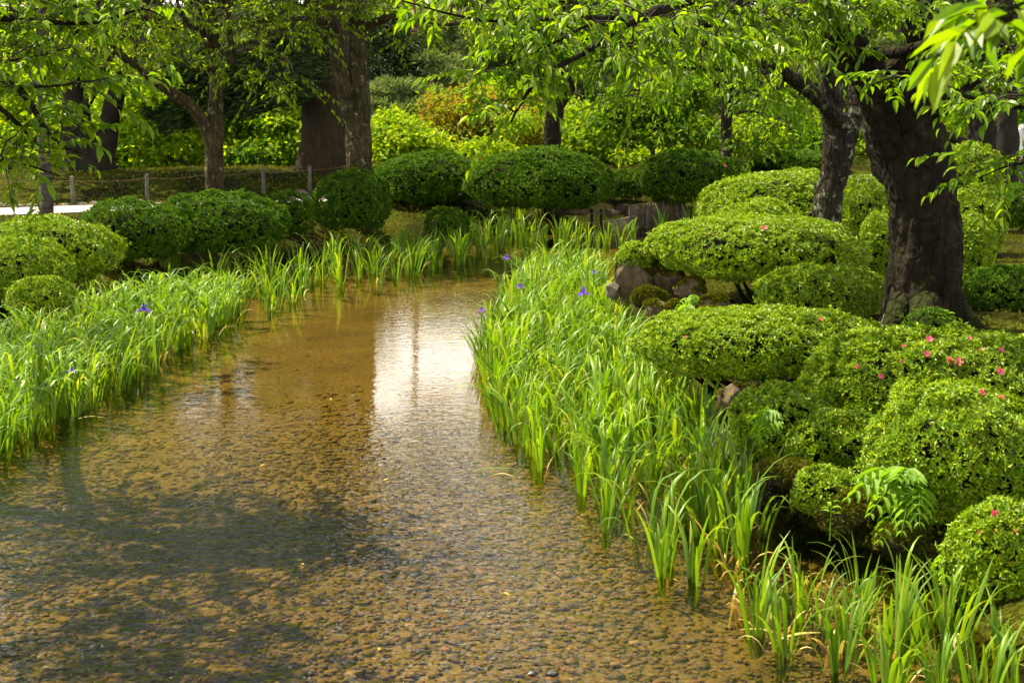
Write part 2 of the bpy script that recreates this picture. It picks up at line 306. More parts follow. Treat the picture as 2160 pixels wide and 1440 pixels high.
# ------------------------------------------------------------------ terrain
WPX = [(-260, 1000), (-120, 780), (0, 715), (200, 640), (330, 592), (480, 560), (620, 543), (760, 520), (900, 505), (1010, 495), (1100, 482), (1170, 476), (1290, 474), (1445, 474),
       (1560, 470), (1640, 478), (1560, 500), (1440, 540), (1330, 575), (1318, 620), (1340, 665), (1380, 705), (1420, 790), (1530, 900), (1600, 1000), (1700, 1110), (1840, 1165), (1960, 1225), (2060, 1335), (2200, 1430)]
WPOLY = np.array([G(a, b)[:2] for a, b in WPX]); WPOLY = np.vstack([WPOLY, [[3.3, 3.5], [4.5, -4], [-6, -4], [-4.6, 4]]])
def sdist(x, y, poly):
    """signed distance to the water's edge, negative in the water"""
    p = np.stack([x, y], -1); d = np.full(x.shape, 1e9); ins = np.zeros(x.shape, bool)
    for i in range(len(poly)):
        a, b = poly[i], poly[(i + 1) % len(poly)]; ab = b - a
        tt = np.clip(((p - a) @ ab) / max(ab @ ab, 1e-9), 0, 1); d = np.minimum(d, np.linalg.norm(p - a - tt[..., None] * ab, axis=-1))
        c = ((a[1] > y) != (b[1] > y)) & (x < (b[0] - a[0]) * (y - a[1]) / (b[1] - a[1] + 1e-12) + a[0]); ins ^= c
    return np.where(ins, -d, d)
PATH = np.array([G(a, b, .5)[:2] for a, b in [(-900, 470), (-300, 454), (0, 448), (300, 437), (640, 421), (1010, 407), (1390, 397), (1580, 385), (1900, 372), (2500, 362)]])
PATHW = .85
def sst(a, b, v): t_ = np.clip((v - a) / (b - a), 0, 1); return t_ * t_ * (3 - 2 * t_)
def pathdist(x, y):
    yy = np.interp(x, PATH[:, 0], PATH[:, 1]); return y - yy
def gh(x, y):
    x = np.asarray(x, float); y = np.asarray(y, float)
    sd = sdist(x, y, WPOLY); P3 = np.stack([x, y, x * 0], -1)
    bank = .04 + .40 * (1 - np.exp(-np.maximum(sd, 0) / .55)) + .10 * sst(2, 8, sd)
    pd = pathdist(x, y)
    mound = .38 * sst(PATHW + .1, PATHW + 4, pd) - .75 * sst(5.2, 9.5, pd) * sst(4, 1.5, x) + .05 * noise(P3, .5, 3, 2) * sst(1.2, 4, pd)
    hill = 3.2 * sst(46, 72, y) + 5 * sst(70, 130, y)
    h = bank + .035 * noise(P3, 1.1, 5, 3) * sst(0, .8, sd)
    k = sst(PATHW + 1.3, PATHW + .1, np.abs(pd)) * (sd > 0) * sst(0, .5, sd)
    h = h * (1 - k) + .5 * k + mound * sst(PATHW, PATHW + .3, pd) + hill
    return np.where(sd < 0, np.maximum(-.5, sd * 1.1 - .02), h)
def ghs(x, y): return float(gh(np.array([x]), np.array([y]))[0])
gx = np.concatenate([np.linspace(-160, -14, 30), np.arange(-13.8, 14, .16), np.linspace(14.2, 160, 30)])
gy = np.concatenate([np.linspace(-40, -4, 8), np.arange(-3.5, 4, .5), np.arange(4.1, 32, .16), np.arange(32.5, 80, 1.), np.linspace(82, 260, 20)])
X, Yg = np.meshgrid(gx, gy); H = gh(X, Yg)
mb = MB(); nx, ny = len(gx), len(gy)
i = np.arange(ny - 1)[:, None] * nx; j = np.arange(nx - 1)[None]
mb.add(np.stack([X, Yg, H], -1), np.stack([i + j, i + j + 1, i + nx + j + 1, i + nx + j], -1).reshape(-1, 4))
tag(mb.obj('ground', M['ground'], smooth=True), 'mossy banks and slopes of the garden', None, kind='structure')
mb = MB(); bx = np.arange(-7, 8.01, .1); by = np.arange(-3, 30.01, .12); X, Yg = np.meshgrid(bx, by)
P3 = np.stack([X, Yg, X * 0], -1); Z = -.15 + .018 * noise(P3, 1.0, 11, 3)
nx, ny = len(bx), len(by); i = np.arange(ny - 1)[:, None] * nx; j = np.arange(nx - 1)[None]
mb.add(np.stack([X, Yg, Z], -1), np.stack([i + j, i + j + 1, i + nx + j + 1, i + nx + j], -1).reshape(-1, 4))
tag(mb.obj('streambed', M['bed'], smooth=True), 'sandy brown bed under the shallow water', None, kind='structure')
mb = MB(); mb.add([(-8, -4, 0), (9, -4, 0), (9, 31, 0), (-8, 31, 0)], [[0, 1, 2, 3]])
tag(mb.obj('water', M['water']), 'clear shallow stream', None, kind='structure')
# path
mb = MB(); xs = np.arange(-30, 30, .4); yc = np.interp(xs, PATH[:, 0], PATH[:, 1]); zz = []
rows = np.linspace(-PATHW, PATHW, 5); V = np.stack([np.stack([xs, yc + r_, np.maximum(.5, gh(xs, yc + r_)) + .015], -1) for r_ in rows])
nx, ny = len(xs), 5; i = np.arange(ny - 1)[:, None] * nx; j = np.arange(nx - 1)[None]
mb.add(V, np.stack([i + j, i + j + 1, i + nx + j + 1, i + nx + j], -1).reshape(-1, 4))
tag(mb.obj('gravel_path', M['gravel'], smooth=True), 'pale gravel path behind the clipped shrubs', None, kind='structure')

# pebbles over the near bed
def ico(sub):
    bm = bmesh.new(); bmesh.ops.create_icosphere(bm, subdivisions=sub, radius=1)
    V = np.array([v.co[:] for v in bm.verts]); F = np.array([[v.index for v in f.verts] for f in bm.faces]); bm.free(); return V, F
IV, IF = ico(1)
mb = MB(); n = 52000
px = rng.uniform(-4.2, 4.2, n * 2); py = 4.6 + 11.5 * rng.random(n * 2) ** 1.35
k = (sdist(px, py, WPOLY) < -.15) & (np.abs(px) < .42 * py + .5) & (px < 1.2 + .0 * py + rng.uniform(0, 1.2, n * 2)); k &= noise(np.stack([px, py * .8, px * 0], -1), 1.3, 21, 3) + .7 * rng.normal(size=n * 2) > -.75; px, py = px[k][:n], py[k][:n]; n = len(px)
r_ = rng.uniform(.008, .018, n) * (1 + 1.2 * (rng.random(n) < .10)); a_ = rng.uniform(.65, 1.1, n); c_, s_ = np.cos(th := rng.uniform(0, 6.28, n)), np.sin(th)
bv = IV[None] * np.stack([r_ * 1.25, r_ * a_, r_ * rng.uniform(.3, .5, n)], -1)[:, None]
bv = bv * (1 + .12 * noise(IV[None] + rng.uniform(0, 40, (n, 1, 3)), 1.2, 2, 2))[..., None]
V = np.stack([bv[..., 0] * c_[:, None] - bv[..., 1] * s_[:, None] + px[:, None], bv[..., 0] * s_[:, None] + bv[..., 1] * c_[:, None] + py[:, None],
              bv[..., 2] + (-.145 + rng.normal(0, .004, n) - .022 * sst(8.5, 15, py) + .018 * noise(np.stack([px, py, px * 0], -1), 1.0, 11, 3))[:, None]], -1)
mb.add(V, ((np.arange(n) * len(IV))[:, None, None] + IF[None]).reshape(-1, 3))
tag(mb.obj('pebbles', M['pebble'], smooth=True), 'brown and ochre pebbles under the clear shallow water', 'pebbles', kind='stuff')

# ------------------------------------------------------------------ clipped azalea shrubs
BUSH = {}
def bush(name, label, cx, hw, ytop, Y, zb, leaf='azalea', dr=.85, lift=.0, p=2.3, Lf=None, dens=1., flowers=(), stems=0, lobes=.12, group=None, seed=None, mixl=None):
    sd = len(BUSH) + 3 if seed is None else seed; rg = np.random.default_rng(100 + sd)
    top = D(cx, ytop, Y); s = scale_at(top); rx = hw * s; ry = max(rx * dr, .2); gz = zb
    h = top[2] - gz; zc = gz + h * (.42 + lift * .5); ru = top[2] - zc; rd = (zc - gz) * (1.0 - lift)
    c = np.array([top[0], Y, zc]); Lf = Lf or max(.030, .0025 * Y)
    def radius(d):
        r = (np.abs(d) ** p).sum(-1) ** (-1 / p)
        sc = np.stack([np.full(len(d), rx), np.full(len(d), ry), np.where(d[:, 2] > 0, ru, rd)], -1)
        q = d * sc * r[:, None]
        k = 1 + lobes * noise(q + sd * 3.7, 1.6, sd, 2) + min(.07 / rx, .08) * noise(q + sd, 3.6, sd + 2, 2) - np.minimum(.10 / rx, .12) * np.clip(.30 - np.abs(noise(q * np.array([1, 1, 1.7]) + sd * 2.3, 4.6, sd + 4, 2)), 0, 1) / .30
        return q * k[:, None], sc
    area = 2 * math.pi * ((rx * ry) ** 1.6 / 3 + (rx * ru) ** 1.6 / 3 + (ry * ru) ** 1.6 / 3) ** (1 / 1.6) * 1.35
    n = int(min(area / (Lf * .98) ** 2 * dens * 2.1, 26000))
    d = unit(rg.normal(size=(n * 4, 3))); d = d[(d[:, 2] > -.85) & ((d[:, 1] < .35) | (rg.random(len(d)) < .6))]
    q, sc = radius(d); nrm = unit(d / sc); wgt = np.linalg.norm(d / sc, axis=1) * sc.prod(1) ** (1 / 1)
    keep = rg.random(len(d)) < wgt / np.percentile(wgt, 97); q, nrm, d = q[keep][:n], nrm[keep][:n], d[keep][:n]
    gap = noise(q + sd * 9, 7.5, sd + 5, 2) + .35 * noise(q, 2.5, sd + 1, 1)
    lay = 1 - np.where(gap < -.34, rg.uniform(.03, .09, len(q)), np.abs(rg.normal(0, .022, len(q)))) / np.maximum(rx, .5)
    lay = lay + np.where(rg.random(len(q)) < .02, rg.uniform(.02, .07, len(q)) / max(rx, .5), 0)       # stray shoots
    pos = c + q * lay[:, None]
    root = thing(name, (c[0], Y, gz), label, 'shrub', group)
    mb = MB(); k = 6; up = np.array([0, 0, 1.])
    t1 = unit(np.cross(nrm, unit(rg.normal(size=nrm.shape)))); t2 = np.cross(nrm, t1); a0 = rg.uniform(0, 6.28, len(pos))
    ax0 = unit(nrm * .75 + up * .45 + .25 * rg.normal(size=nrm.shape))
    for i in range(k):
        a = a0 + i * 2.4; el = rg.uniform(.25, 1.0, len(pos))
        tdir = t1 * np.cos(a)[:, None] + t2 * np.sin(a)[:, None]
        A = unit(ax0 * el[:, None] + tdir * .8); N = unit(ax0 * 1.0 - tdir * .5 + .25 * rg.normal(size=A.shape))
        ln = Lf * rg.uniform(.65, 1.25, len(pos)); okk = rg.random(len(pos)) < .92
        leaves(mb, (pos + .15 * Lf * rg.normal(size=pos.shape))[okk], A[okk], N[okk], ln[okk], ln[okk] * .44)
    mb.obj('foliage', M[leaf], root)
    # solid near-black core: the shrub's inner shade put into colour
    V, F = ico(4); q2, _ = radius(V); mbc = MB(); mbc.add(c + q2 * (1 - .26 / max(rx, .6)), F)
    if stems:
        for i in range(stems):
            a = rg.uniform(0, 6.28); b0 = np.array([c[0] + .10 * math.cos(a) * rx, c[1] + .1 * math.sin(a) * ry - .1, gz - .05])
            a2 = math.pi * (1.0 + .9 * (i + .5) / stems) + rg.normal() * .15; rr = rg.uniform(.5, .85)
            e = c + np.array([rx * rr * math.cos(a2), ry * rr * math.sin(a2), -rd * .5]); m1 = b0 * .5 + e * .5 + np.array([0, 0, -.12 * h]) + rg.normal(size=3) * .04
            pts = crom([b0, m1, e], 7); tube(mbc, pts, np.linspace(.032, .012, len(pts)), 6, .2, 9, i)
    mbc.obj('branches', M['twig'], root, smooth=True)  # any stems, plus the dark core ball that imitates inner shade
    BUSH[name + str(sd)] = (root, pos)
    for (fx, fy, fs) in flowers:
        pr = proj(pos); dd = np.hypot(pr[:, 0] - fx, pr[:, 1] - fy); cand = np.where(dd < 25)[0]
        if len(cand) == 0: cand = [int(np.argmin(dd))]
        b = cand[int(np.argmin(pr[cand, 2] + dd[cand] * .01))]
        flower(root, pos[b] + nrm[b] * Lf * .5, unit(nrm[b] + np.array([0, -.5, .2]) + .5 * rg.normal(size=3)), fs * rg.uniform(.45, .75))
    return root
def flower(root, at, nv, s):
    mb = MB(); t1 = unit(np.cross(nv, [.3, .2, 1.])); t2 = np.cross(nv, t1); a = np.arange(5) * 1.2566 + rng.uniform(0, 1)
    tdir = t1 * np.cos(a)[:, None] + t2 * np.sin(a)[:, None]
    A = unit(tdir + nv * .9); N = unit(nv - tdir * .5)
    leaves(mb, np.repeat(at[None], 5, 0), A, N, s, s * .75, CHERRY); mb.obj('flower', M['pink'], root)

Bz = 'clipped_azalea'
bush(Bz, 'rounded sunlit azalea at the left edge of the stream bank', 40, 115, 502, 14.8, .25)
bush(Bz, 'smallest low azalea mound in front of the left edge shrubs, above the irises', 83, 74, 582, 13.9, .25)
bush(Bz, 'broad flat-topped azalea with yellow-green top beside the thin banded trunk', 95, 150, 457, 16.2, .3)
bush(Bz, 'dark azalea between the flat-topped left shrub and the widest far-bank hedge', 272, 115, 429, 18.2, .3, 'azalea_shaded', lobes=.16)
bush(Bz, 'wide green azalea below the forked mossy tree', 452, 148, 404, 19.2, .32, 'azalea_shaded', lobes=.12)
bush(Bz, 'narrow azalea tucked against the right end of the wide shrub by the forked tree', 605, 58, 404, 21., .35, 'azalea_shaded')
bush(Bz, 'round ball-shaped azalea in front of the thick twin-stemmed mossy trunk', 740, 84, 361, 22., .32, 'azalea_shaded', p=2.1, lobes=.05)
bush(Bz, 'tiny azalea mound low on the far mossy bank', 945, 44, 437, 22.4, .15, 'azalea_shaded')
bush(Bz, 'wide dark shaded azalea left of the highest domed shrub', 902, 120, 326, 26., .45, 'azalea_shaded')
bush(Bz, 'highest domed dark azalea behind the far irises, thin forked tree behind it', 1140, 150, 310, 25., .45, 'azalea_shaded', p=2.1)
bush(Bz, 'small shaded azalea in the gap right of the highest dome', 1320, 44, 357, 27.2, .45, 'azalea_shaded')
bush(Bz, 'dark rounded azalea above the old retaining wall', 1456, 112, 319, 26.6, .42, 'azalea_shaded', flowers=[(1540, 344, .08)])
bush(Bz, 'long low hedge-like azalea behind the dark one above the wall', 1690, 110, 322, 34.5, .7, 'azalea_shaded')
bush(Bz, 'large bright azalea dome behind the lichened forked trunk', 1670, 185, 362, 19.2, .42, lobes=.06)
bush(Bz, 'yellowest azalea cushion nestled before the large bright dome', 1605, 104, 422, 17.3, .4, lobes=.05)
bush(Bz, 'spreading azalea with open dark underside above the mossy rocks', 1600, 222, 459, 14.2, .35, lift=.45, stems=9, flowers=[(1612, 486, .05)])
bush(Bz, 'loose glossy azalea left of the thickest trunk', 1722, 142, 562, 12.7, .38, lobes=.16, dr=.7)
bush(Bz, 'broad sunlit azalea overhanging the irises on bare crooked branches', 1612, 258, 657, 10.1, .3, lift=.35, stems=10, dens=1.2, lobes=.05, dr=.75, flowers=[(1727, 677, .05), (1447, 712, .03), (1856, 708, .05)])
bush(Bz, 'wide azalea dotted with pink flowers below the thickest trunk', 1975, 290, 695, 9.0, .18, dens=1.3, lobes=.05, dr=.7,
     flowers=[(1967, 712, .06), (1905, 732, .04), (1811, 774, .04), (1952, 750, .045), (2000, 754, .05), (2018, 770, .055), (2112, 774, .06), (1900, 762, .03), (2108, 745, .035), (2066, 742, .035), (1860, 800, .03), (2040, 715, .03)])
bush(Bz, 'low azalea shelf reaching over the iris bed below the branching shrub', 1650, 112, 808, 8.6, .15, lobes=.12)
bush(Bz, 'rounded azalea low on the bank under the pink-flowered shrub', 1775, 110, 868, 8.25, .08, 'azalea', lobes=.14)
bush(Bz, 'big bushy azalea at the right edge above the bright fern', 2050, 225, 822, 7.4, .13, dens=1.3, lobes=.12, dr=.75, flowers=[(2115, 822, .04), (2070, 833, .04), (1935, 1045, .025)])
bush(Bz, 'nearest azalea in the lower right corner with one pink bloom', 2140, 132, 1055, 6.4, -.02, dens=1.3, lobes=.08, dr=.8, flowers=[(2096, 1088, .055), (2063, 1120, .02), (2145, 1128, .02)])
bush(Bz, 'little azalea tuft growing on the cut stone block', 1748, 74, 988, 7.55, .14, lobes=.18, dr=.7)
bush(Bz, 'small bright azalea ball perched on the tall mossy rock', 1338, 38, 513, 14.35, .64, p=2.)
bush(Bz, 'upright azalea seen between the lichened trunk and the thickest trunk', 1820, 58, 378, 17.2, .45, lobes=.08)
bush(Bz, 'narrow green azalea touching the left side of the thickest trunk', 1858, 40, 445, 14.9, .42)
bush(Bz, 'round azalea high on the slope right of the thickest trunk', 2065, 62, 387, 17.2, .45)
bush(Bz, 'bright azalea just right of the thickest trunk', 2050, 50, 447, 15., .42)
bush(Bz, 'flat loose azalea at the right edge behind the thickest trunk', 2120, 92, 560, 13.2, .42, 'azalea_shaded', lobes=.12)
bush(Bz, 'shaded azalea at the right edge under the hanging cherry spray', 2140, 75, 392, 20.2, .5, 'azalea_shaded')
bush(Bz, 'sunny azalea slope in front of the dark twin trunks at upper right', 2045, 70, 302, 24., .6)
bush(Bz, 'little shrub sprouting against the foot of the thickest trunk', 1962, 50, 657, 11.15, .42, 'azalea_shaded', dens=.7, lobes=.2)

# ------------------------------------------------------------------ trees
def limb(mb, ctl, sides=10, amp=.12, freq=5, seed=0, n=7, flute=0., ground=False):
    """ctl: (px, py, Y, half width in px); returns the centre line with radii"""
    P = np.array([D(a, b, Y) for a, b, Y, r_ in ctl]); rr = np.array([r_ * scale_at(p) for p, (_, _, _, r_) in zip(P, ctl)])
    if ground: P[0][2] = ghs(P[0][0], P[0][1]) - .12
    Q = crom(np.hstack([P, rr[:, None]]), n); tube(mb, Q[:, :3], np.maximum(Q[:, 3], .004), sides, amp, freq, seed, flute=flute)
    return Q
def canopy(mbt, mbl, nodes, blobs, Lf=.10, T=CHERRY, seed=0, per=13, tl=(.35, .65), droop=.4, hang=.32, wr=.42, sides=4, thin=.0045):
    """twigs with leaves through ellipsoids (px, py, Y, rx px, ry px, rY, twigs), each twig joined to the nearest wood"""
    rg = np.random.default_rng(500 + seed); nodes = [n_[:3] for n_ in nodes]; starts = []
    for (a, b, Y, rxp, ryp, rY, nt) in blobs:
        c = D(a, b, Y); s = scale_at(c); u = unit(rg.normal(size=(nt, 3))) * rg.random((nt, 1)) ** .4
        starts.append(c + u * np.array([rxp * s, rY, ryp * s]))
    S = np.vstack(starts); ND = np.array(nodes); order = np.argsort([np.min(np.linalg.norm(ND - s, axis=1)) for s in S])
    P_, A_, N_, L_ = [], [], [], []
    for s in S[order]:
        dd = np.linalg.norm(ND - s, axis=1); k = int(np.argmin(dd)); a = ND[k]; dist = dd[k]
        if dist > .12:
            mid = (a + s) / 2 + np.array([0, 0, .10 * dist]) + rg.normal(size=3) * .06 * dist
            pts = crom([a, mid, s], 4); tube(mbt, pts, np.linspace(min(thin * 1.3 + .006 * dist, .03), thin, len(pts)), sides, cap=False); ND = np.vstack([ND, pts[3:]])
        base = unit((s - a) * np.array([1, 1, .5])) if dist > .05 else unit(rg.normal(size=3) * np.array([1, 1, .3]))
        dr_ = unit(base * .8 + rg.normal(size=3) * np.array([.6, .6, .2]) + np.array([0, 0, -.08])); ln = rg.uniform(*tl)
        tt = np.linspace(0, 1, 6)[:, None]; pts = s + dr_ * ln * tt + np.array([0, 0, -1.]) * droop * ln * .5 * tt ** 2
        tube(mbt, pts, np.linspace(thin, thin * .35, 6), 3, cap=False)
        m = max(3, int(per * rg.uniform(.7, 1.3))); u = np.sort(rg.uniform(.08, 1, m)); u[-1] = 1
        pos = s + dr_ * ln * u[:, None] + np.array([0, 0, -1.]) * droop * ln * .5 * u[:, None] ** 2
        tdir = unit(dr_ + np.array([0, 0, -1.]) * droop * u[:, None]); side = unit(np.cross(tdir, UP)); sg = np.where(np.arange(m) % 2, 1, -1)[:, None] * rg.uniform(.5, 1.1, (m, 1))
        A = tdir * .55 + side * sg * .8 + np.array([0, 0, -1.]) * rg.uniform(.1, 1.1, (m, 1)) * hang + .15 * rg.normal(size=(m, 3)); A[-1] = tdir[-1] + np.array([0, 0, -.4])
        P_.append(pos); A_.append(A); N_.append(unit(np.array([0, 0, 1.]) + side * sg * .30 + .35 * rg.normal(size=(m, 3)))); L_.append(Lf * rg.uniform(.65, 1.15, m))
    P_, A_, N_, L_ = map(np.concatenate, (P_, A_, N_, L_)); leaves(mbl, P_, A_, N_, L_, L_ * wr, T)
def cloud(mb, blobs, Lf, seed=0, flat=.45, cr=.28, per=26, wr=.55, up=.9, shell=2.6, T=RHOMB):
    """clumps of small leaves through ellipsoids (px, py, Y, rx px, ry px, rY, clumps)"""
    rg = np.random.default_rng(900 + seed)
    for (a, b, Y, rxp, ryp, rY, nc) in blobs:
        c = D(a, b, Y); s = scale_at(c); u = unit(rg.normal(size=(nc, 3))) * rg.random((nc, 1)) ** (1 / shell)
        cc = c + u * np.array([rxp * s, rY, ryp * s]); m = per; r_ = cr * rg.uniform(.6, 1.4, (nc, 1, 1))
        off = rg.normal(size=(nc, m, 3)) * r_ * np.array([.6, .6, .6 * flat]); P = (cc[:, None] + off).reshape(-1, 3)
        out = unit(off.reshape(-1, 3) * np.array([1, 1, .3]) + .2 * rg.normal(size=P.shape)); k = len(P)
        A = unit(out + np.array([0, 0, -1.]) * rg.uniform(-.1, .7, (k, 1))); N = unit(UP * up + .55 * rg.normal(size=P.shape))
        ln = Lf * rg.uniform(.6, 1.3, k); leaves(mb, P, A, N, ln, ln * wr, T)
def tree(name, label, group, bark, leaf, trunk, limbs=(), twigs=(), clouds=(), sides=30, amp=.1, freq=4, flute=0., canopy_kw={}, cloud_kw={}, loc=None, seed=0, limb_sides=9, rings=14):
    mt, ml, mw = MB(), MB(), MB(); one = 'sprig' in label
    if one: mw = mt
    Q = limb(mt, trunk, sides, amp, freq, seed, rings, flute, True); base = Q[0, :3].copy(); base[2] += .12
    nodes = [Q[len(Q) // 3:]]
    for i, l in enumerate(limbs): nodes.append(limb(mt, l, limb_sides, amp * .9, freq * 1.6, seed + i + 1, 6))
    root = thing(name, base, label, 'tree', group)
    if twigs: canopy(mw, ml, np.vstack([n_[:, :3] for n_ in nodes]), twigs, seed=seed, **canopy_kw)
    mt.obj('trunk', M[bark], root, smooth=True)
    if twigs and not one: mw.obj('branches', M['twigs'], root, smooth=True)
    if clouds: cloud(ml, clouds, seed=seed, **cloud_kw)
    if ml.n: ml.obj('crown', M[leaf], root)
    return root

# --- the thickest cherry, right
tree('cherry_tree', 'old cherry with the thickest leaning dark trunk on the right bank', None, 'bark', 'cherry',
     [(1955, 712, 11.9, 108), (1952, 660, 11.9, 88), (1950, 600, 11.9, 80), (1953, 500, 11.9, 75), (1945, 410, 11.9, 76), (1932, 330, 11.9, 78), (1905, 250, 11.85, 72), (1875, 190, 11.8, 66), (1850, 130, 11.7, 56)],
     [[(1885, 205, 11.8, 48), (1815, 130, 11.7, 46), (1770, 60, 11.6, 44), (1720, -60, 11.4, 42), (1640, -220, 11.1, 30), (1500, -420, 10.6, 16)],
      [(1900, 210, 11.8, 50), (1932, 100, 11.7, 42), (1945, 10, 11.6, 46), (1975, -150, 11.3, 34), (2030, -420, 11, 18)],
      [(1925, 262, 11.8, 45), (1985, 195, 11.6, 42), (2060, 140, 11.4, 32), (2180, 60, 11.1, 24), (2380, -60, 10.8, 12)],
      [(1735, -30, 11.4, 24), (1560, -25, 10.5, 15), (1430, 8, 9.7, 12), (1320, 52, 9.1, 9), (1230, 112, 8.8, 7), (1140, 165, 8.6, 5), (1095, 225, 8.6, 3.5), (1078, 258, 8.6, 2)],
      [(1345, 40, 9.2, 7), (1200, 38, 8.9, 5), (1050, 45, 8.7, 3.5), (950, 30, 8.6, 2.5), (850, 2, 8.5, 1.5)],
      [(1320, 52, 9.1, 6), (1240, 55, 8.8, 4), (1170, 90, 8.7, 3), (1090, 128, 8.6, 2), (1000, 160, 8.5, 1.2)],
      [(2180, 60, 11.1, 10), (2200, 150, 9.8, 8), (2180, 222, 9.2, 6), (2060, 210, 9., 5), (1990, 180, 8.9, 3.5), (1900, 163, 8.8, 2.5), (1835, 180, 8.8, 1.5)],
      [(2200, 160, 9.8, 6), (2250, 280, 9.2, 5), (2200, 330, 8.9, 4), (2120, 352, 8.7, 2.5), (2065, 375, 8.6, 1.3)],
      [(1985, 610, 11.75, 40), (2020, 665, 11.7, 30), (2060, 700, 11.65, 22), (2110, 722, 11.6, 10)], [(1905, 640, 11.7, 34), (1880, 690, 11.5, 24), (1840, 712, 11.35, 12)], [(1950, 640, 11.6, 36), (1945, 690, 11.35, 26), (1930, 728, 11.15, 14)],
      [(1800, 100, 11.7, 16), (1880, 112, 11.3, 14), (1950, 95, 11, 11), (2060, 45, 10.6, 8)],
      [(1720, -60, 11.4, 26), (1600, -30, 10.9, 14), (1520, 40, 10.4, 9), (1470, 60, 10.2, 5)]],
     twigs=[(1000, -8, 8.6, 170, 20, .35, 26), (1180, 35, 8.8, 140, 45, .5, 44), (1100, 140, 8.6, 50, 14, .2, 10), (1160, 90, 8.7, 80, 24, .25, 14), (1020, 148, 8.5, 40, 8, .12, 5), (1075, 215, 8.6, 28, 30, .2, 9), (1350, 40, 9.3, 170, 55, .6, 50),
            (1290, 110, 9.2, 70, 20, .4, 8), (1345, 205, 9.3, 26, 14, .2, 4), (1560, 20, 10.2, 190, 50, .7, 54), (1480, 100, 10., 90, 30, .5, 14), (1640, 185, 10.2, 14, 8, .1, 2), (1750, 15, 10.4, 120, 30, .6, 30),
            (1900, 10, 10.4, 140, 30, .6, 34), (1690, 100, 10.4, 40, 25, .4, 6), (2080, 70, 10., 100, 45, .6, 34), (2100, 195, 9.1, 80, 30, .3, 22), (1935, 160, 8.9, 90, 7, .1, 14), (2130, 335, 8.8, 55, 16, .2, 12),
            (2130, 140, 9.6, 70, 60, .5, 20),
            (1550, -330, 10.6, 240, 150, 1.2, 18), (1950, -320, 11, 330, 200, 1.3, 60), (2250, 20, 10.5, 160, 150, 1, 30)],
     sides=90, amp=.13, freq=3.2, flute=.10, rings=26, canopy_kw=dict(Lf=.088, per=15, tl=(.25, .48)), seed=1, limb_sides=12)
# --- the lichened forked tree left of it
tree('cherry_tree', 'forked cherry with pale lichen patches rising from the bright shrub dome', None, 'bark_lichen', 'cherry',
     [(1742, 500, 14.6, 37), (1747, 430, 14.6, 31), (1758, 370, 14.6, 31), (1768, 310, 14.6, 34), (1765, 280, 14.6, 30), (1755, 230, 14.6, 23), (1750, 120, 14.5, 24), (1740, -40, 14.3, 20), (1700, -260, 14, 12)],
     [[(1776, 330, 14.6, 22), (1798, 255, 14.7, 20), (1808, 180, 14.8, 19), (1815, 60, 14.9, 18), (1860, -200, 15, 10)],
      [(1785, 275, 14.6, 20), (1740, 222, 14.3, 17), (1685, 175, 14, 15), (1610, 130, 13.6, 13), (1500, 95, 13.1, 10), (1400, 55, 12.7, 6), (1300, 30, 12.3, 3)],
      [(1660, 160, 13.9, 8), (1600, 150, 13.5, 6), (1520, 148, 13.2, 5), (1440, 142, 12.9, 3.5), (1390, 130, 12.7, 2)]],
     twigs=[(1560, 100, 13.2, 130, 50, .7, 42), (1420, 85, 12.8, 120, 55, .7, 40), (1620, 40, 13.5, 130, 50, .8, 36), (1340, 50, 12.4, 110, 45, .6, 26), (1690, 80, 14, 70, 60, .6, 18), (1370, 180, 12.7, 50, 25, .4, 7), (1600, 195, 13.6, 50, 20, .4, 6), (1680, -150, 14, 260, 130, 1.3, 80), (1860, -160, 15, 180, 120, 1.3, 30)],
     canopy_kw=dict(Lf=.085, per=15, tl=(.3, .5)), seed=2, sides=48, amp=.12, rings=16)
tree('cherry_tree', 'slender pale-barked tree half hidden behind the thickest trunk', None, 'bark_lichen', 'cherry_far',
     [(1872, 480, 17.4, 24), (1862, 370, 17.4, 22), (1848, 310, 17.4, 22), (1832, 240, 17.4, 19), (1825, 120, 17.4, 15), (1820, -100, 17.3, 10)],
     [[(1830, 200, 17.4, 12), (1760, 120, 17.2, 9), (1680, 60, 17, 5)]], twigs=[(1720, 80, 17.1, 120, 60, .9, 30), (1840, -60, 17.4, 150, 90, 1, 40)], canopy_kw=dict(Lf=.11), seed=3)
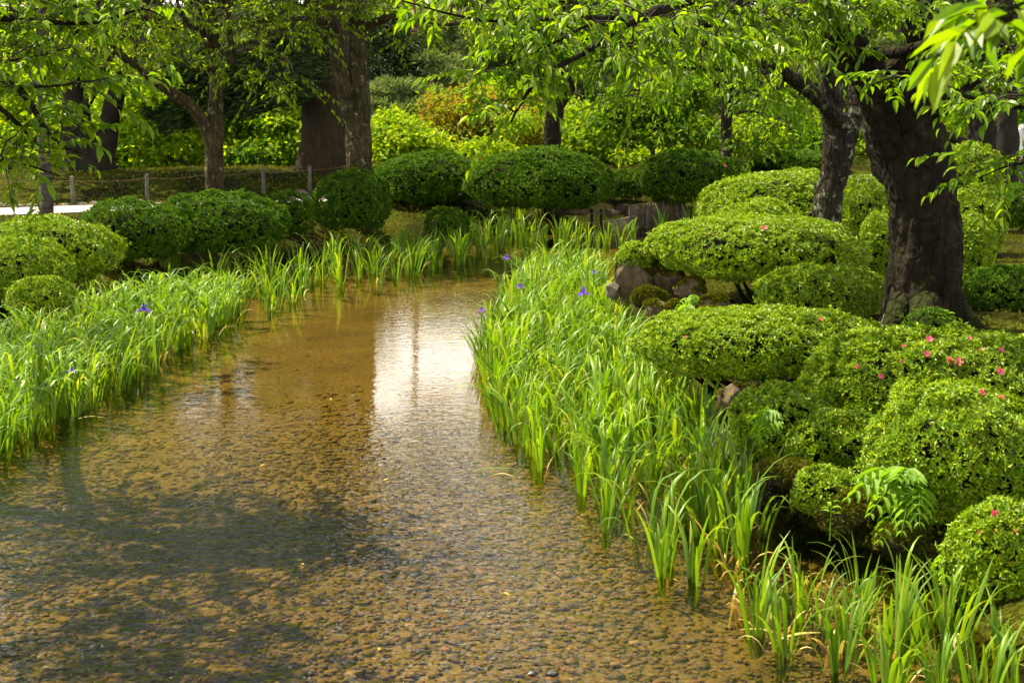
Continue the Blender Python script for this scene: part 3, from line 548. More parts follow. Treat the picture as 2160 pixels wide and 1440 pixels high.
# --- left overhanging cherry, trunk outside the picture
tree('cherry_tree', 'cherry whose glossy leafy boughs hang in from the upper left edge', None, 'bark', 'cherry',
     [(-560, 860, 9.6, 70), (-540, 500, 9.6, 55), (-500, 200, 9.5, 50), (-460, 0, 9.4, 44), (-420, -200, 9.3, 34), (-380, -450, 9.1, 18)],
     [[(-480, 110, 9.5, 26), (-250, 60, 9.0, 18), (-100, 90, 8.7, 14), (0, 150, 8.6, 8), (55, 205, 8.5, 7), (95, 272, 8.5, 5), (135, 308, 8.4, 3), (190, 330, 8.4, 1.5)],
      [(-250, 60, 9, 12), (-80, 175, 8.6, 8), (0, 228, 8.5, 6), (60, 283, 8.5, 4), (90, 310, 8.4, 2.5), (150, 315, 8.4, 1.5)],
      [(-80, 175, 8.6, 7), (-30, 320, 8.4, 4), (40, 343, 8.4, 3), (100, 362, 8.3, 2), (125, 372, 8.3, 1.2)],
      [(-460, 0, 9.4, 22), (-250, -30, 9, 14), (-50, 30, 8.8, 9), (80, 45, 8.7, 6), (200, 48, 8.8, 4), (300, 20, 8.9, 2.5), (350, 40, 8.9, 1.5)],
      [(-420, -200, 9.3, 24), (-420, -270, 11, 18), (-330, -290, 13, 12), (-150, -300, 14.5, 6)], [(-420, -200, 9.3, 20), (-200, -260, 9.1, 14), (60, -260, 9, 9), (280, -200, 9, 5)],
      [(-20, 135, 8.6, 5), (70, 120, 8.6, 3), (150, 100, 8.6, 1.5)], [(30, 185, 8.5, 4), (130, 180, 8.5, 2.5), (230, 165, 8.5, 1.3)]],
     twigs=[(40, 40, 8.7, 150, 50, .4, 36), (230, 15, 8.9, 100, 25, .4, 18), (90, 105, 8.6, 90, 30, .3, 16), (30, 200, 8.5, 80, 40, .3, 16), (150, 270, 8.4, 40, 14, .2, 5), (180, 170, 8.5, 65, 10, .2, 6), (60, 325, 8.4, 75, 12, .2, 9), (20, 270, 8.5, 60, 30, .3, 7),
            (-300, -60, 9, 260, 260, 1., 110), (-250, -330, 8.8, 330, 130, 1.3, 80), (60, -260, 9, 240, 70, .7, 36), (-420, -260, 7.2, 330, 120, .9, 120), (-260, -290, 13.8, 320, 60, 1.5, 130)],
     canopy_kw=dict(Lf=.09, per=15, droop=.4, hang=.35, wr=.46, tl=(.28, .5)), seed=4)
# --- near branch, upper right corner, out of focus
tree('cherry_tree', 'nearest cherry sprig hanging blurred into the upper right corner', None, 'bark', 'cherry',
     [(4300, 2600, 3.2, 330), (4200, 1000, 3.2, 280), (4000, 0, 3.2, 250), (3800, -600, 3.2, 200)],
     [[(3900, -300, 3.2, 90), (3000, -330, 3.2, 50), (2500, -150, 3.2, 26), (2300, -30, 3.15, 14), (2190, 15, 3.1, 7), (2100, 45, 3.1, 4), (2035, 55, 3.1, 2.5)]],
     twigs=[(2110, 40, 3.1, 40, 16, .05, 3), (2170, 20, 3.15, 50, 30, .1, 5), (2400, -150, 3.2, 200, 120, .3, 16)], canopy_kw=dict(Lf=.105, per=7, tl=(.12, .25)), seed=5)
# --- young banded trunk, far left
tree('young_tree', 'thin young tree with horizontally banded bark beside the gravel path', None, 'bark_band', 'cherry_far',
     [(99, 470, 20.5, 16), (98, 400, 20.5, 14), (94, 330, 20.5, 12.5), (92, 260, 20.5, 11.5), (88, 150, 20.5, 10), (86, 0, 20.5, 7)],
     [[(90, 230, 20.5, 7), (130, 150, 20.4, 5), (180, 80, 20.3, 3)], [(90, 200, 20.5, 6), (40, 120, 20.5, 4), (-20, 60, 20.5, 2)]],
     twigs=[(170, 110, 20.4, 100, 50, .8, 26), (30, 60, 20.5, 110, 60, .8, 26), (90, -80, 20.5, 160, 80, 1.2, 30)], canopy_kw=dict(Lf=.11), seed=6)
# --- dark twin trunk on the moss mound
tree('old_tree', 'dark V-shaped twin trunk on the moss mound behind the rope fence', None, 'bark_dark', 'cherry_far',
     [(188, 382, 28.6, 62), (178, 345, 28.6, 50), (165, 290, 28.6, 36), (158, 210, 28.6, 27), (150, 120, 28.6, 22), (140, -20, 28.6, 16), (120, -200, 28.6, 8)],
     [[(200, 355, 28.5, 38), (222, 300, 28.5, 25), (230, 260, 28.5, 21), (245, 200, 28.4, 19), (275, 130, 28.3, 15), (300, 40, 28.2, 12), (330, -120, 28, 6)],
      [(160, 250, 28.6, 12), (200, 190, 28.3, 9), (240, 110, 28, 5)]],
     clouds=[(120, -160, 28.4, 300, 120, 2.4, 100)], cloud_kw=dict(Lf=.18, cr=.45, per=34),
     twigs=[(190, 100, 28, 180, 80, 1.6, 70), (300, 60, 28, 120, 70, 1.3, 40), (60, 60, 28.6, 120, 80, 1.3, 30), (200, -160, 28.4, 330, 120, 2.4, 90)], canopy_kw=dict(Lf=.14, per=16, tl=(.5, .9), thin=.008), seed=7, flute=.12)
# --- forked mossy tree
tree('forked_tree', 'mossy tree forking low into an upright stem and a long left-leaning limb', None, 'bark_moss', 'cherry_far',
     [(453, 460, 22.6, 22), (453, 400, 22.6, 20), (452, 340, 22.6, 20), (453, 280, 22.6, 19), (455, 200, 22.6, 15), (457, 140, 22.6, 13.5), (450, 70, 22.5, 12), (438, -20, 22.4, 10), (430, -180, 22.2, 6)],
     [[(447, 300, 22.6, 17), (430, 262, 22.5, 14), (405, 225, 22.3, 13), (370, 200, 22.1, 12), (310, 160, 21.8, 9.5), (255, 115, 21.4, 8), (225, 60, 21.1, 6), (200, -20, 20.8, 4)],
      [(456, 150, 22.6, 9), (492, 128, 22.4, 7), (484, 70, 22.2, 6), (482, -20, 22, 4.5)], [(452, 120, 22.6, 9), (425, 60, 22.3, 7), (415, -20, 22, 5)],
      [(425, 60, 22.3, 6), (400, 55, 22.2, 5), (380, 20, 22, 4), (360, -40, 22, 3)], [(455, 145, 22.6, 6), (420, 147, 22.3, 4), (380, 140, 22, 2.5)], [(484, 95, 22.2, 5), (550, 90, 22, 4), (610, 130, 21.7, 2)]],
     clouds=[(330, -150, 22, 330, 60, 2., 60)], cloud_kw=dict(Lf=.16, cr=.4, per=34),
     twigs=[(300, 90, 21.8, 130, 45, 1., 34), (250, 40, 21.4, 140, 60, 1.2, 44), (420, 20, 22, 140, 45, 1.2, 46), (560, 50, 21.9, 100, 55, 1, 36), (590, 165, 21.7, 55, 35, .6, 20), (480, 120, 22, 80, 30, .8, 20), (380, -130, 22, 330, 90, 2.2, 100)],
     canopy_kw=dict(Lf=.088, per=17, tl=(.4, .75), thin=.006), seed=8)
# --- thick twin-stemmed tree
tree('twin_stemmed_tree', 'thick mossy trunk dividing into two stems in front of the giant fir trunk', None, 'bark_moss', 'cherry_far',
     [(757, 420, 23.4, 30), (757, 360, 23.4, 28), (757, 300, 23.4, 28), (757, 230, 23.4, 27), (756, 170, 23.4, 23), (754, 100, 23.4, 21), (750, 40, 23.4, 19), (745, -60, 23.3, 15), (735, -330, 23, 8)],
     [[(748, 250, 23.4, 24), (728, 190, 23.3, 18), (712, 120, 23.2, 15), (700, 60, 23.1, 13), (690, -40, 23, 10), (660, -260, 22.6, 6)],
      [(745, 75, 23.4, 12), (790, 48, 23.1, 9), (850, 35, 22.8, 8), (930, 50, 22.5, 5.5), (1010, 45, 22.2, 3.5), (1060, 35, 22, 2)],
      [(705, 60, 23.1, 8), (650, 40, 22.8, 6), (570, 45, 22.5, 4), (510, 40, 22.2, 2)]],
     clouds=[(660, -130, 23, 170, 60, 1.8, 55)], cloud_kw=dict(Lf=.16, cr=.4, per=34),
     twigs=[(640, 30, 22.6, 120, 40, 1., 48), (800, 10, 22.9, 120, 30, 1, 30), (960, 40, 22.3, 90, 14, .5, 22), (900, -40, 22.4, 110, 40, .8, 26), (860, 75, 22.7, 60, 12, .3, 6), (720, -130, 23, 170, 110, 1.4, 80), (620, -330, 22.6, 200, 150, 1.6, 70)],
     canopy_kw=dict(Lf=.088, per=17, tl=(.4, .75), thin=.006), seed=9, flute=.05)
# --- thin forked tree behind the dome
tree('cherry_tree', 'dark thin tree forking into a Y behind the highest domed shrub', None, 'bark', 'cherry_far',
     [(1163, 420, 26.6, 24), (1164, 320, 26.6, 20), (1168, 260, 26.6, 20), (1172, 215, 26.6, 19), (1178, 170, 26.6, 11), (1182, 120, 26.6, 10), (1185, 0, 26.5, 7), (1190, -150, 26.4, 4)],
     [[(1175, 225, 26.6, 15), (1205, 180, 26.5, 12), (1225, 130, 26.4, 11), (1240, 60, 26.2, 9), (1270, -60, 26, 5)], [(1222, 145, 26.4, 6), (1270, 125, 26.1, 4), (1330, 70, 25.6, 2.5)], [(1182, 130, 26.6, 6), (1140, 70, 26.4, 4), (1110, 10, 26, 2.5)]],
     clouds=[(1190, -120, 26, 150, 90, 1.8, 80), (1300, -260, 26, 160, 70, 1.8, 40)], cloud_kw=dict(Lf=.17, cr=.4, per=34),
     twigs=[(1240, 20, 26.1, 120, 50, 1.2, 46), (1340, 90, 25.6, 80, 50, 1., 28), (1130, -10, 26.2, 70, 30, .9, 16), (1390, 40, 25.4, 120, 70, 1.2, 30), (1280, -120, 26, 180, 70, 1.5, 50)], canopy_kw=dict(Lf=.12, per=14, tl=(.4, .8), thin=.007), seed=10)
tree('cherry_tree', 'straight grey trunk spotted with lichen behind the dark shrub above the wall', None, 'bark_lichen', 'maple_deep',
     [(1532, 370, 28.4, 14), (1532, 300, 28.4, 13), (1533, 240, 28.4, 12.5), (1535, 180, 28.4, 11), (1535, 60, 28.4, 9), (1535, -100, 28.4, 6)],
     [[(1535, 190, 28.4, 8), (1580, 150, 28.2, 6), (1640, 120, 28, 4)], [(1534, 200, 28.4, 7), (1490, 150, 28.2, 5), (1440, 120, 28, 3)], [(1534, 240, 28.4, 5), (1580, 235, 28, 3), (1610, 240, 27.8, 2)]],
     twigs=[(1600, 200, 28, 60, 25, .8, 22), (1600, 310, 28.2, 45, 18, .6, 14), (1640, 250, 28, 70, 20, .8, 18), (1480, 120, 28, 130, 50, 1.2, 40), (1620, 110, 28, 120, 50, 1.2, 36), (1540, -80, 28.4, 220, 100, 1.6, 50)], canopy_kw=dict(Lf=.14, per=16, tl=(.5, .9), thin=.007), seed=11)
# --- giant fir with layered dark boughs
mt, ml = MB(), MB()
Q = limb(mt, [(690, 372, 30.5, 86), (690, 345, 30.5, 74), (689, 300, 30.5, 60), (688, 240, 30.5, 53), (687, 160, 30.5, 49), (686, 60, 30.5, 46), (684, -100, 30.5, 40), (682, -420, 30.5, 30), (680, -800, 30.5, 12)], 28, .05, 3, 21, 8, .07, True)
base = Q[0, :3].copy(); base[2] += .12
boughs = [[(680, 60, 30.4, 10), (600, 110, 29.6, 7), (500, 140, 28.8, 5), (380, 160, 28.2, 2)], [(680, 100, 30.4, 10), (600, 150, 29.6, 7), (480, 190, 28.8, 5), (330, 235, 28.2, 2)], [(680, 120, 30.4, 9), (620, 180, 29.6, 6), (560, 200, 29, 4), (500, 235, 28.6, 2)],
          [(680, 80, 30.4, 8), (560, 150, 29.3, 6), (420, 200, 28.5, 4), (370, 262, 28.2, 2)], [(684, -60, 30.4, 9), (560, -30, 29.4, 6), (430, 0, 28.5, 3)],
          [(684, -200, 30.4, 9), (600, -180, 29.4, 5), (540, -150, 29, 3)], [(682, -420, 30.4, 8), (620, -390, 30, 4), (590, -360, 29.8, 3)], [(684, -420, 30.4, 8), (720, -390, 30, 4), (750, -370, 29.8, 3)]]
boughs2 = [[(770, 40, 46, 8), (830, 75, 45.6, 6), (880, 100, 45.2, 4), (920, 130, 45, 2)], [(770, 70, 46, 8), (840, 105, 45.6, 6), (900, 130, 45.2, 4), (945, 150, 45, 2)], [(770, 110, 46, 7), (820, 140, 45.5, 5), (860, 160, 45.2, 3), (890, 205, 45, 2)], [(770, 90, 46, 7), (800, 120, 45.5, 5), (850, 140, 45, 3), (920, 160, 44.8, 2)],
           [(770, 55, 46, 7), (720, 90, 45.6, 5), (670, 120, 45.2, 3)], [(770, 130, 46, 6), (800, 160, 45.6, 4), (830, 180, 45.3, 2)], [(770, 20, 46, 5), (800, 40, 45.7, 3), (830, 55, 45.5, 2)]]
rgf = np.random.default_rng(77)
def fir_boughs(mt, ml, boughs, big, n_, kw=1.):
  for bi, bl in enumerate(boughs):
    q = limb(mt, bl, 6, .1, 5, 30 + bi, 10); n = n_ if bi < big else n_ // 2
    k = rgf.integers(3, len(q), n); w_ = np.linspace(.55, .18, len(q))[k] * (1.5 if bi < big else 1.2) * kw
    ds = rgf.integers(0, 9, n); off = np.stack([rgf.normal(0, .35, n), rgf.normal(0, 1.0, n), rgf.normal(0, .16, n)], -1) * w_[:, None]
    P = q[k, :3] + off; P[:, 2] -= .12 * np.abs(off[:, 1]) + .10 * np.abs(off[:, 0]) - .07 * np.sin(P[:, 0] * 7 + P[:, 1] * 5)
    sgn = np.sign(bl[-1][0] - bl[0][0]); A = unit(np.stack([sgn * rgf.uniform(.2, 1, n), np.sign(off[:, 1]) * rgf.uniform(.1, 1, n), rgf.uniform(-.35, .25, n)], -1))
    leaves(ml, P, A, unit(UP + .4 * rgf.normal(size=P.shape)), rgf.uniform(.10, .22, n), rgf.uniform(.02, .045, n))
fir_boughs(mt, ml, boughs, 4, 9000)
mt2, ml2 = MB(), MB(); Q2 = limb(mt2, [(768, 340, 46, 12), (770, 200, 46, 10), (769, 60, 46, 7), (770, -10, 46, 3)], 10, .05, 3, 23, 8, 0, True); base2 = Q2[0, :3].copy(); base2[2] += .12
fir_boughs(mt2, ml2, boughs2, 9, 7000, 1.2)
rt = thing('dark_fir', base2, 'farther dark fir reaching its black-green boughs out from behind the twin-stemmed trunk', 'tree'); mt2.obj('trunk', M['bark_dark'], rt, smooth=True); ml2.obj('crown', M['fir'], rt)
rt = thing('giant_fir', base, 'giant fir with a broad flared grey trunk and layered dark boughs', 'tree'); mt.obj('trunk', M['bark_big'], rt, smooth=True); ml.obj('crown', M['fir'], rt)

# --- background maples, pines, shrubs: each with its own trunk and crown
def bgtree(name, label, group, leaf, px, Y, blobs, Lf=.17, bark='bark_dark', r_=5, top=None, limbs=(), **kw):
    b0 = D(px, 300, Y); zb = ghs(b0[0], Y); pb = proj(np.array([[b0[0], Y, zb]]))[0]
    top = top if top is not None else blobs[0][1]
    tr = [(px, pb[1], Y, r_ * 1.4), (px + 3, pb[1] * .7 + top * .3, Y, r_), (px - 3, pb[1] * .3 + top * .7, Y, r_ * .8), (px, top, Y, r_ * .5)]
    lb = [[(px, pb[1] * .6 + top * .4, Y, r_ * .7), ((px + b[0]) / 2, (pb[1] * .4 + top * .6 + b[1]) / 2, (Y + b[2]) / 2, r_ * .5), (b[0], b[1], b[2], r_ * .25)] for b in blobs] + list(limbs)
    return tree(name, label, group, bark, leaf, tr, lb, clouds=blobs, sides=8, amp=.1, cloud_kw=dict(Lf=Lf, **kw), seed=int(px) % 997, limb_sides=5)
mg = 'fresh green maples behind the rope fence'
bgtree('maple_tree', 'bright maple left of the dark V-shaped trunk', mg, 'maple', 20, 38, [(20, 200, 38, 110, 70, 1.2, 90), (40, 290, 37, 100, 45, 1.1, 70), (-80, 250, 38, 90, 80, 1, 50)])
bgtree('maple_tree', 'bright maple glimpsed between the two stems of the V-shaped trunk', mg, 'maple', 160, 37, [(170, 240, 37, 90, 70, 1.2, 100), (150, 330, 36.5, 80, 45, 1, 90)])
bgtree('maple_tree', 'spreading bright maple with dark trunks between the V-shaped trunk and the forked tree', mg, 'maple', 285, 36, [(300, 220, 36, 100, 70, 1.3, 130), (270, 325, 35.5, 80, 50, 1., 130), (370, 330, 36, 70, 50, 1., 120)], r_=7,
       limbs=[[(285, 350, 36, 4), (340, 345, 35.5, 4), (380, 340, 35, 3), (410, 365, 35, 2)]])
bgtree('maple_tree', 'bright maple right behind the forked mossy tree', mg, 'maple', 430, 37, [(440, 240, 37, 80, 70, 1.2, 110), (410, 335, 36.5, 80, 45, 1., 100), (490, 330, 36.5, 70, 50, 1, 100)])
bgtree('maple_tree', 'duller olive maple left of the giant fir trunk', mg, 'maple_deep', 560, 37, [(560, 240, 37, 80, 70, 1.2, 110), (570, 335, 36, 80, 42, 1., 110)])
bgtree('maple_tree', 'olive maple half hidden by the giant fir trunk', mg, 'maple', 625, 36.5, [(620, 290, 36.5, 60, 65, 1.2, 120), (600, 180, 37, 70, 60, 1, 60)])
bgtree('maple_tree', 'vivid yellow-green maple right of the thick twin-stemmed trunk', None, 'maple', 835, 34, [(820, 275, 34, 55, 42, .8, 90), (880, 305, 33.6, 70, 35, .8, 100), (810, 330, 33.5, 60, 30, .6, 60)], Lf=.15)
bgtree('orange_maple', 'maple turning orange in the middle distance', None, 'orange', 985, 39, [(985, 235, 39, 95, 52, 1.1, 160), (1085, 260, 39, 85, 50, 1., 120), (960, 300, 38.5, 80, 38, .9, 100)], Lf=.15)
bgtree('maple_tree', 'yellow-green maple low in front of the orange one', None, 'maple', 1020, 36, [(1030, 318, 36, 55, 22, .7, 44), (1085, 260, 36.5, 32, 26, .6, 26)], Lf=.14)
bgtree('maple_tree', 'pale yellow-green maple crown between the orange maple and the Y-forked tree', None, 'maple', 1060, 44, [(1050, 195, 44, 60, 30, .9, 70), (1120, 215, 44, 50, 35, .9, 50)], Lf=.16)
bgtree('maple_tree', 'light green maple right of the Y-forked tree', None, 'maple', 1245, 34, [(1240, 285, 34, 70, 45, .9, 120), (1215, 240, 34.4, 45, 28, .7, 40), (1300, 330, 33.6, 50, 22, .6, 40)], Lf=.15)
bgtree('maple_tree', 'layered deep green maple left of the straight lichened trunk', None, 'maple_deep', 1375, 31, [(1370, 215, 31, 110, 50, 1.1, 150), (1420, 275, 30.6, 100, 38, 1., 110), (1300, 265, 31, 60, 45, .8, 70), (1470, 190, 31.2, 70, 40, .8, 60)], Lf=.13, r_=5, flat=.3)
bgtree('maple_tree', 'sunlit maple low behind the straight lichened trunk', None, 'maple', 1500, 34, [(1490, 295, 34, 60, 32, .8, 80), (1580, 290, 34, 60, 40, .8, 80), (1350, 330, 34.5, 70, 25, .8, 60)], Lf=.14)
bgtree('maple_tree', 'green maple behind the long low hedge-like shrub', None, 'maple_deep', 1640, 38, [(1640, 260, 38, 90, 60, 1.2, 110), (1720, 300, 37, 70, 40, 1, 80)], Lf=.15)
bgtree('maple_tree', 'sunlit maple seen between the lichened fork and the thickest trunk', None, 'maple', 1700, 40, [(1700, 270, 40, 80, 50, 1.2, 110), (1820, 290, 38, 60, 60, 1.1, 110)], Lf=.16)
bgtree('maple_tree', 'bright maple right of the thickest trunk', None, 'maple', 2040, 36, [(2030, 240, 36, 60, 50, 1., 90), (2010, 170, 36, 80, 40, 1, 60), (2110, 300, 37, 60, 30, 1, 40)], Lf=.15)
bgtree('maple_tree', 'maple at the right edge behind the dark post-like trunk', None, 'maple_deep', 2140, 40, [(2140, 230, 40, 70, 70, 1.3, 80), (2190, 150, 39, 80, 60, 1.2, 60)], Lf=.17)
tree('old_tree', 'dark gnarled multiple trunk behind the sunny azalea slope at upper right', None, 'bark_dark', 'maple_deep',
     [(2072, 350, 27, 40), (2070, 310, 27, 34), (2068, 260, 27, 30), (2055, 200, 27, 22), (2040, 120, 27, 16), (2020, -40, 27, 10)],
     [[(2080, 300, 27, 22), (2096, 250, 26.9, 15), (2110, 190, 26.8, 12), (2125, 60, 26.6, 9)], [(2060, 310, 27, 18), (2030, 300, 26.8, 12), (1990, 285, 26.6, 9), (1950, 290, 26.4, 6)]],
     twigs=[(2040, 110, 26.8, 120, 60, 1.2, 50), (2120, 160, 26.6, 80, 60, 1.1, 34)], canopy_kw=dict(Lf=.14, per=15, tl=(.5, .9), thin=.007), seed=15, amp=.16)
tree('old_tree', 'straight dark post-like trunk at the right edge', None, 'bark_dark', 'maple_deep',
     [(2124, 380, 24.5, 27), (2126, 320, 24.5, 23), (2125, 250, 24.5, 21), (2124, 150, 24.5, 19), (2122, 0, 24.5, 15), (2120, -200, 24.5, 9)],
     [[(2124, 120, 24.5, 9), (2190, 60, 24.2, 6), (2260, 10, 24, 3)]], twigs=[(2140, 60, 24.3, 100, 60, 1.2, 36), (2130, -140, 24.5, 180, 100, 1.6, 50)], canopy_kw=dict(Lf=.13, per=14, tl=(.5, .9)), seed=16)
# pines on the rise
def pine(label, px, Y, pads, r_=7, top=None, leaf='pine', Lf=.26):
    top = top if top is not None else min(p_[1] for p_ in pads)
    mt, ml = MB(), MB(); b0 = D(px, 200, Y); zb = ghs(b0[0], Y); pb = proj(np.array([[b0[0], Y, zb]]))[0]
    Q = limb(mt, [(px, pb[1], Y, r_ * 1.3), (px + 6, pb[1] * .65 + top * .35, Y, r_), (px - 5, pb[1] * .35 + top * .65, Y, r_ * .85), (px, top, Y, r_ * .5)], 8, .1, 4, int(px) % 50, 7, 0, True)
    rg = np.random.default_rng(int(px * 3 + Y)); base = Q[0, :3].copy(); base[2] += .12
    for (a, b, yy, rx, ry, nt) in pads:
        limb(mt, [(px, min(pb[1] - 10, b + 22), Y, r_ * .5), ((px + a) / 2, b + 12, (Y + yy) / 2, r_ * .4), (a, b + 2, yy, r_ * .2)], 5, .1, 4, int(a) % 50, 5)
        c = D(a, b, yy); s = scale_at(c); u = unit(rg.normal(size=(nt, 3))) * rg.random((nt, 1)) ** .45; cc = c + u * np.array([rx * s, rx * s * .6, ry * s])
        m = 22; d = unit(rg.normal(size=(nt, m, 3)) * np.array([1, 1, .7]) + np.array([0, 0, .7])); P = np.repeat(cc[:, None], m, 1).reshape(-1, 3); d = d.reshape(-1, 3)
        leaves(ml, P + d * .04, d, unit(np.cross(d, rg.normal(size=d.shape))), Lf * rg.uniform(.7, 1.2, len(P)), .032)
    rt = thing('pine_tree', base, label, 'tree', 'pines on the rise behind the maples'); mt.obj('trunk', M['bark_red'], rt, smooth=True); ml.obj('crown', M[leaf], rt)
pine('dim layered pine between the fir boughs and the pale pine', 905, 52, [(830, 40, 52, 70, 30, 90), (940, 60, 51, 80, 26, 100), (880, 32, 52, 110, 18, 80), (800, 100, 51, 50, 22, 50), (950, 105, 51, 60, 14, 60)], r_=8, top=30)
pine('tall red pine whose bare reddish trunk shows above the fir boughs', 868, 50, [(900, -185, 50, 110, 26, 90), (960, -250, 49, 120, 40, 110), (850, -310, 50, 110, 40, 90), (930, -390, 50, 120, 50, 110), (1000, -330, 49, 70, 40, 50)], r_=5, top=-420)
pine('pale grey-green pine crown in the centre distance', 1030, 48, [(1030, 105, 48, 75, 38, 150), (960, 150, 47, 55, 30, 90), (1090, 130, 48, 70, 32, 100), (1050, 50, 48, 60, 30, 70)], top=60)
pine('low pale pine with cloud-like pads under the fir bough', 920, 44, [(930, 160, 44, 40, 14, 50), (950, 190, 44, 40, 14, 50), (1000, 180, 44.5, 55, 20, 70), (905, 130, 44, 30, 12, 30)], r_=4, top=130)
pine('brownish pine behind the vivid maple', 830, 43, [(830, 195, 43, 70, 22, 90), (870, 235, 42.5, 70, 20, 90), (800, 240, 42.5, 60, 24, 70), (900, 205, 43, 40, 18, 40)], r_=5, top=180)
pine('red-trunked pine between the Y-forked tree and the deep green maple', 1215, 46, [(1200, 165, 46, 60, 24, 70), (1260, 190, 46, 60, 22, 70), (1180, 200, 45.5, 40, 14, 40), (1240, 130, 46, 80, 30, 70), (1150, 130, 46, 60, 26, 50)], r_=8, top=110)
far = [(-150, 56), (-40, 60), (90, 58), (210, 62), (330, 57), (450, 61), (560, 58), (660, 63), (770, 59), (870, 64), (960, 60), (1060, 58), (1170, 57), (1290, 61), (1400, 58), (1510, 62), (1620, 57), (1740, 60), (1850, 58), (1960, 61), (2080, 57), (2190, 60), (2300, 58), (800, 55), (905, 56), (1005, 55)]
words = ['left edge of the garden', 'young banded tree', 'dark V-shaped trunk']
FAR = []
rgx = np.random.default_rng(31)
def farproto():
    out = []
    for v in range(3):
        mt, ml = MB(), MB(); tube(mt, crom([(0, 0, -.2), (.15, .05, 2), (-.1, 0, 4), (0, 0, 5.6)], 6), np.linspace(.2, .05, 19), 8, .1, 3, v)
        for k in range(12):
            a = k * 2.4 + v; rr = rgx.uniform(.7, 2.1) * (1.15 - k * .06); zz = 1.4 + k * .38; c = np.array([rr * math.cos(a), rr * math.sin(a), zz]); tube(mt, crom([(0, 0, zz - .3), c * np.array([.5, .5, 1]), c], 4), np.linspace(.06, .02, 9), 5)
            nt = 60; u = unit(rgx.normal(size=(nt, 3))) * rgx.random((nt, 1)) ** .45 * np.array([1.15, 1.15, .42]); m = 16; P = np.repeat((c + u)[:, None], m, 1).reshape(-1, 3)
            d = unit(rgx.normal(size=P.shape) * np.array([1, 1, .7]) + UP * .7); leaves(ml, P, d, unit(np.cross(d, rgx.normal(size=d.shape))), .30 * rgx.uniform(.7, 1.2, len(P)), .05)
        out.append((mt.mesh('trunk', [M['bark_red']], True), ml.mesh('crown', [M['pine']])))
    return out
FP = farproto()
for i, (px, Y) in enumerate(far):
    p0 = D(px, 200, Y); z = ghs(p0[0], Y)
    rt = thing('far_pine', (p0[0], Y, z), 'dim pine in the far wooded slope closing the view', 'tree', 'pines of the far wooded slope')
    for nm, me in zip(('trunk', 'crown'), FP[i % 3]):
        o = bpy.data.objects.new(nm, me); COL.objects.link(o); o.parent = rt
    lim = .166 * Y - 2.4; sc = min(1.45, (lim - z) / 6.0) if 700 < px < 1190 else rgx.uniform(1.3, 1.7)
    rt.scale = (1.5, 1.5, sc); rt.rotation_euler = (0, 0, rgx.uniform(0, 6.28))

# ------------------------------------------------------------------ irises
def blade(mb, base, az, ln, wd, lean, curl, m=0, seg=8, tw=0.):
    """one sword leaf: rises along a heading and bends over towards its tip"""
    t_ = np.linspace(0, 1, seg + 1); ang = lean + curl * np.clip(t_ - .35, 0, 1) ** 1.6 * 2.2; st = ln / seg
    r_ = np.concatenate([[0], np.cumsum(np.sin(ang[:-1]) * st)]); z = np.concatenate([[0], np.cumsum(np.cos(ang[:-1]) * st)])
    h = np.array([math.cos(az), math.sin(az), 0]); sd = np.array([-h[1], h[0], 0]); wv = wd * np.clip(np.minimum(.75 + t_ * .5, (1.02 - t_) * 3.0), .03, 1) * .5
    C_ = base + h * r_[:, None] + UP * z[:, None]; S_ = np.cos(tw) * sd + np.sin(tw) * h; nn = np.cross(h * np.cos(0), sd)
    f = np.stack([np.cos(ang) * h[0], np.cos(ang) * h[1], -np.sin(ang)], -1) * (wv * .35)[:, None]
    V = np.stack([C_ - S_ * wv[:, None] + f, C_, C_ + S_ * wv[:, None] + f], 1).reshape(-1, 3)
    i = np.arange(seg)[:, None] * 3 + np.array([[0, 1]]); Q = np.stack([i, i + 1, i + 4, i + 3], -1).reshape(-1, 4); mb.add(V, Q, m)
def iris_mesh(seed, H=.55, droop=1., nb=None, dead=0):
    rg = np.random.default_rng(3000 + seed); mb = MB(); nb = nb or rg.integers(8, 14); fan = rg.uniform(0, 3.14)
    for k in range(nb):
        s = (k + .5) / nb * 2 - 1; az = fan + (0 if s > 0 else math.pi) + rg.normal() * .5
        b0 = np.array([math.cos(fan) * s * .05 + rg.normal() * .012, math.sin(fan) * s * .05 + rg.normal() * .012, -.16])
        c = rg.random(); curl = droop * (rg.uniform(.1, .6) if c < .4 else rg.uniform(.9, 2.4))
        blade(mb, b0, az, (H + .16) * rg.uniform(.65, 1.12) * (1 + .12 * curl), rg.uniform(.018, .031), abs(s) * .26 + rg.uniform(0, .12), curl, 0, 9, rg.normal() * .5)
    for k in range(dead): blade(mb, np.array([rg.normal() * .04, rg.normal() * .04, -.15]), rg.uniform(0, 6.28), H * rg.uniform(.5, .9), .018, rg.uniform(.2, .6), rg.uniform(1, 2.4), 1)
    return mb.mesh('iris', [M['iris'], M['dead']], smooth=True)
NV = 12
ERECT = [iris_mesh(i, .50, .75, None, (1, 0, 2)[i % 3]) for i in range(NV)]
ARCH = [iris_mesh(50 + i, .52, 1.5, None, (1, 2, 0)[i % 3]) for i in range(NV)]
WITH = [iris_mesh(90 + i, .42, 1.6, 1, 7) for i in range(4)]
def inpoly(x, y, poly): return sdist(x, y, poly) < 0
def scatter(poly, spacing, seed, n=4000):
    rg = np.random.default_rng(seed); lo, hi = poly.min(0), poly.max(0); c = rg.uniform(lo, hi, (n, 2)); c = c[inpoly(c[:, 0], c[:, 1], poly)]; out = []
    for q in c:
        if all((q[0] - o_[0]) ** 2 + (q[1] - o_[1]) ** 2 > spacing ** 2 for o_ in out): out.append(q)
    return np.array(out)
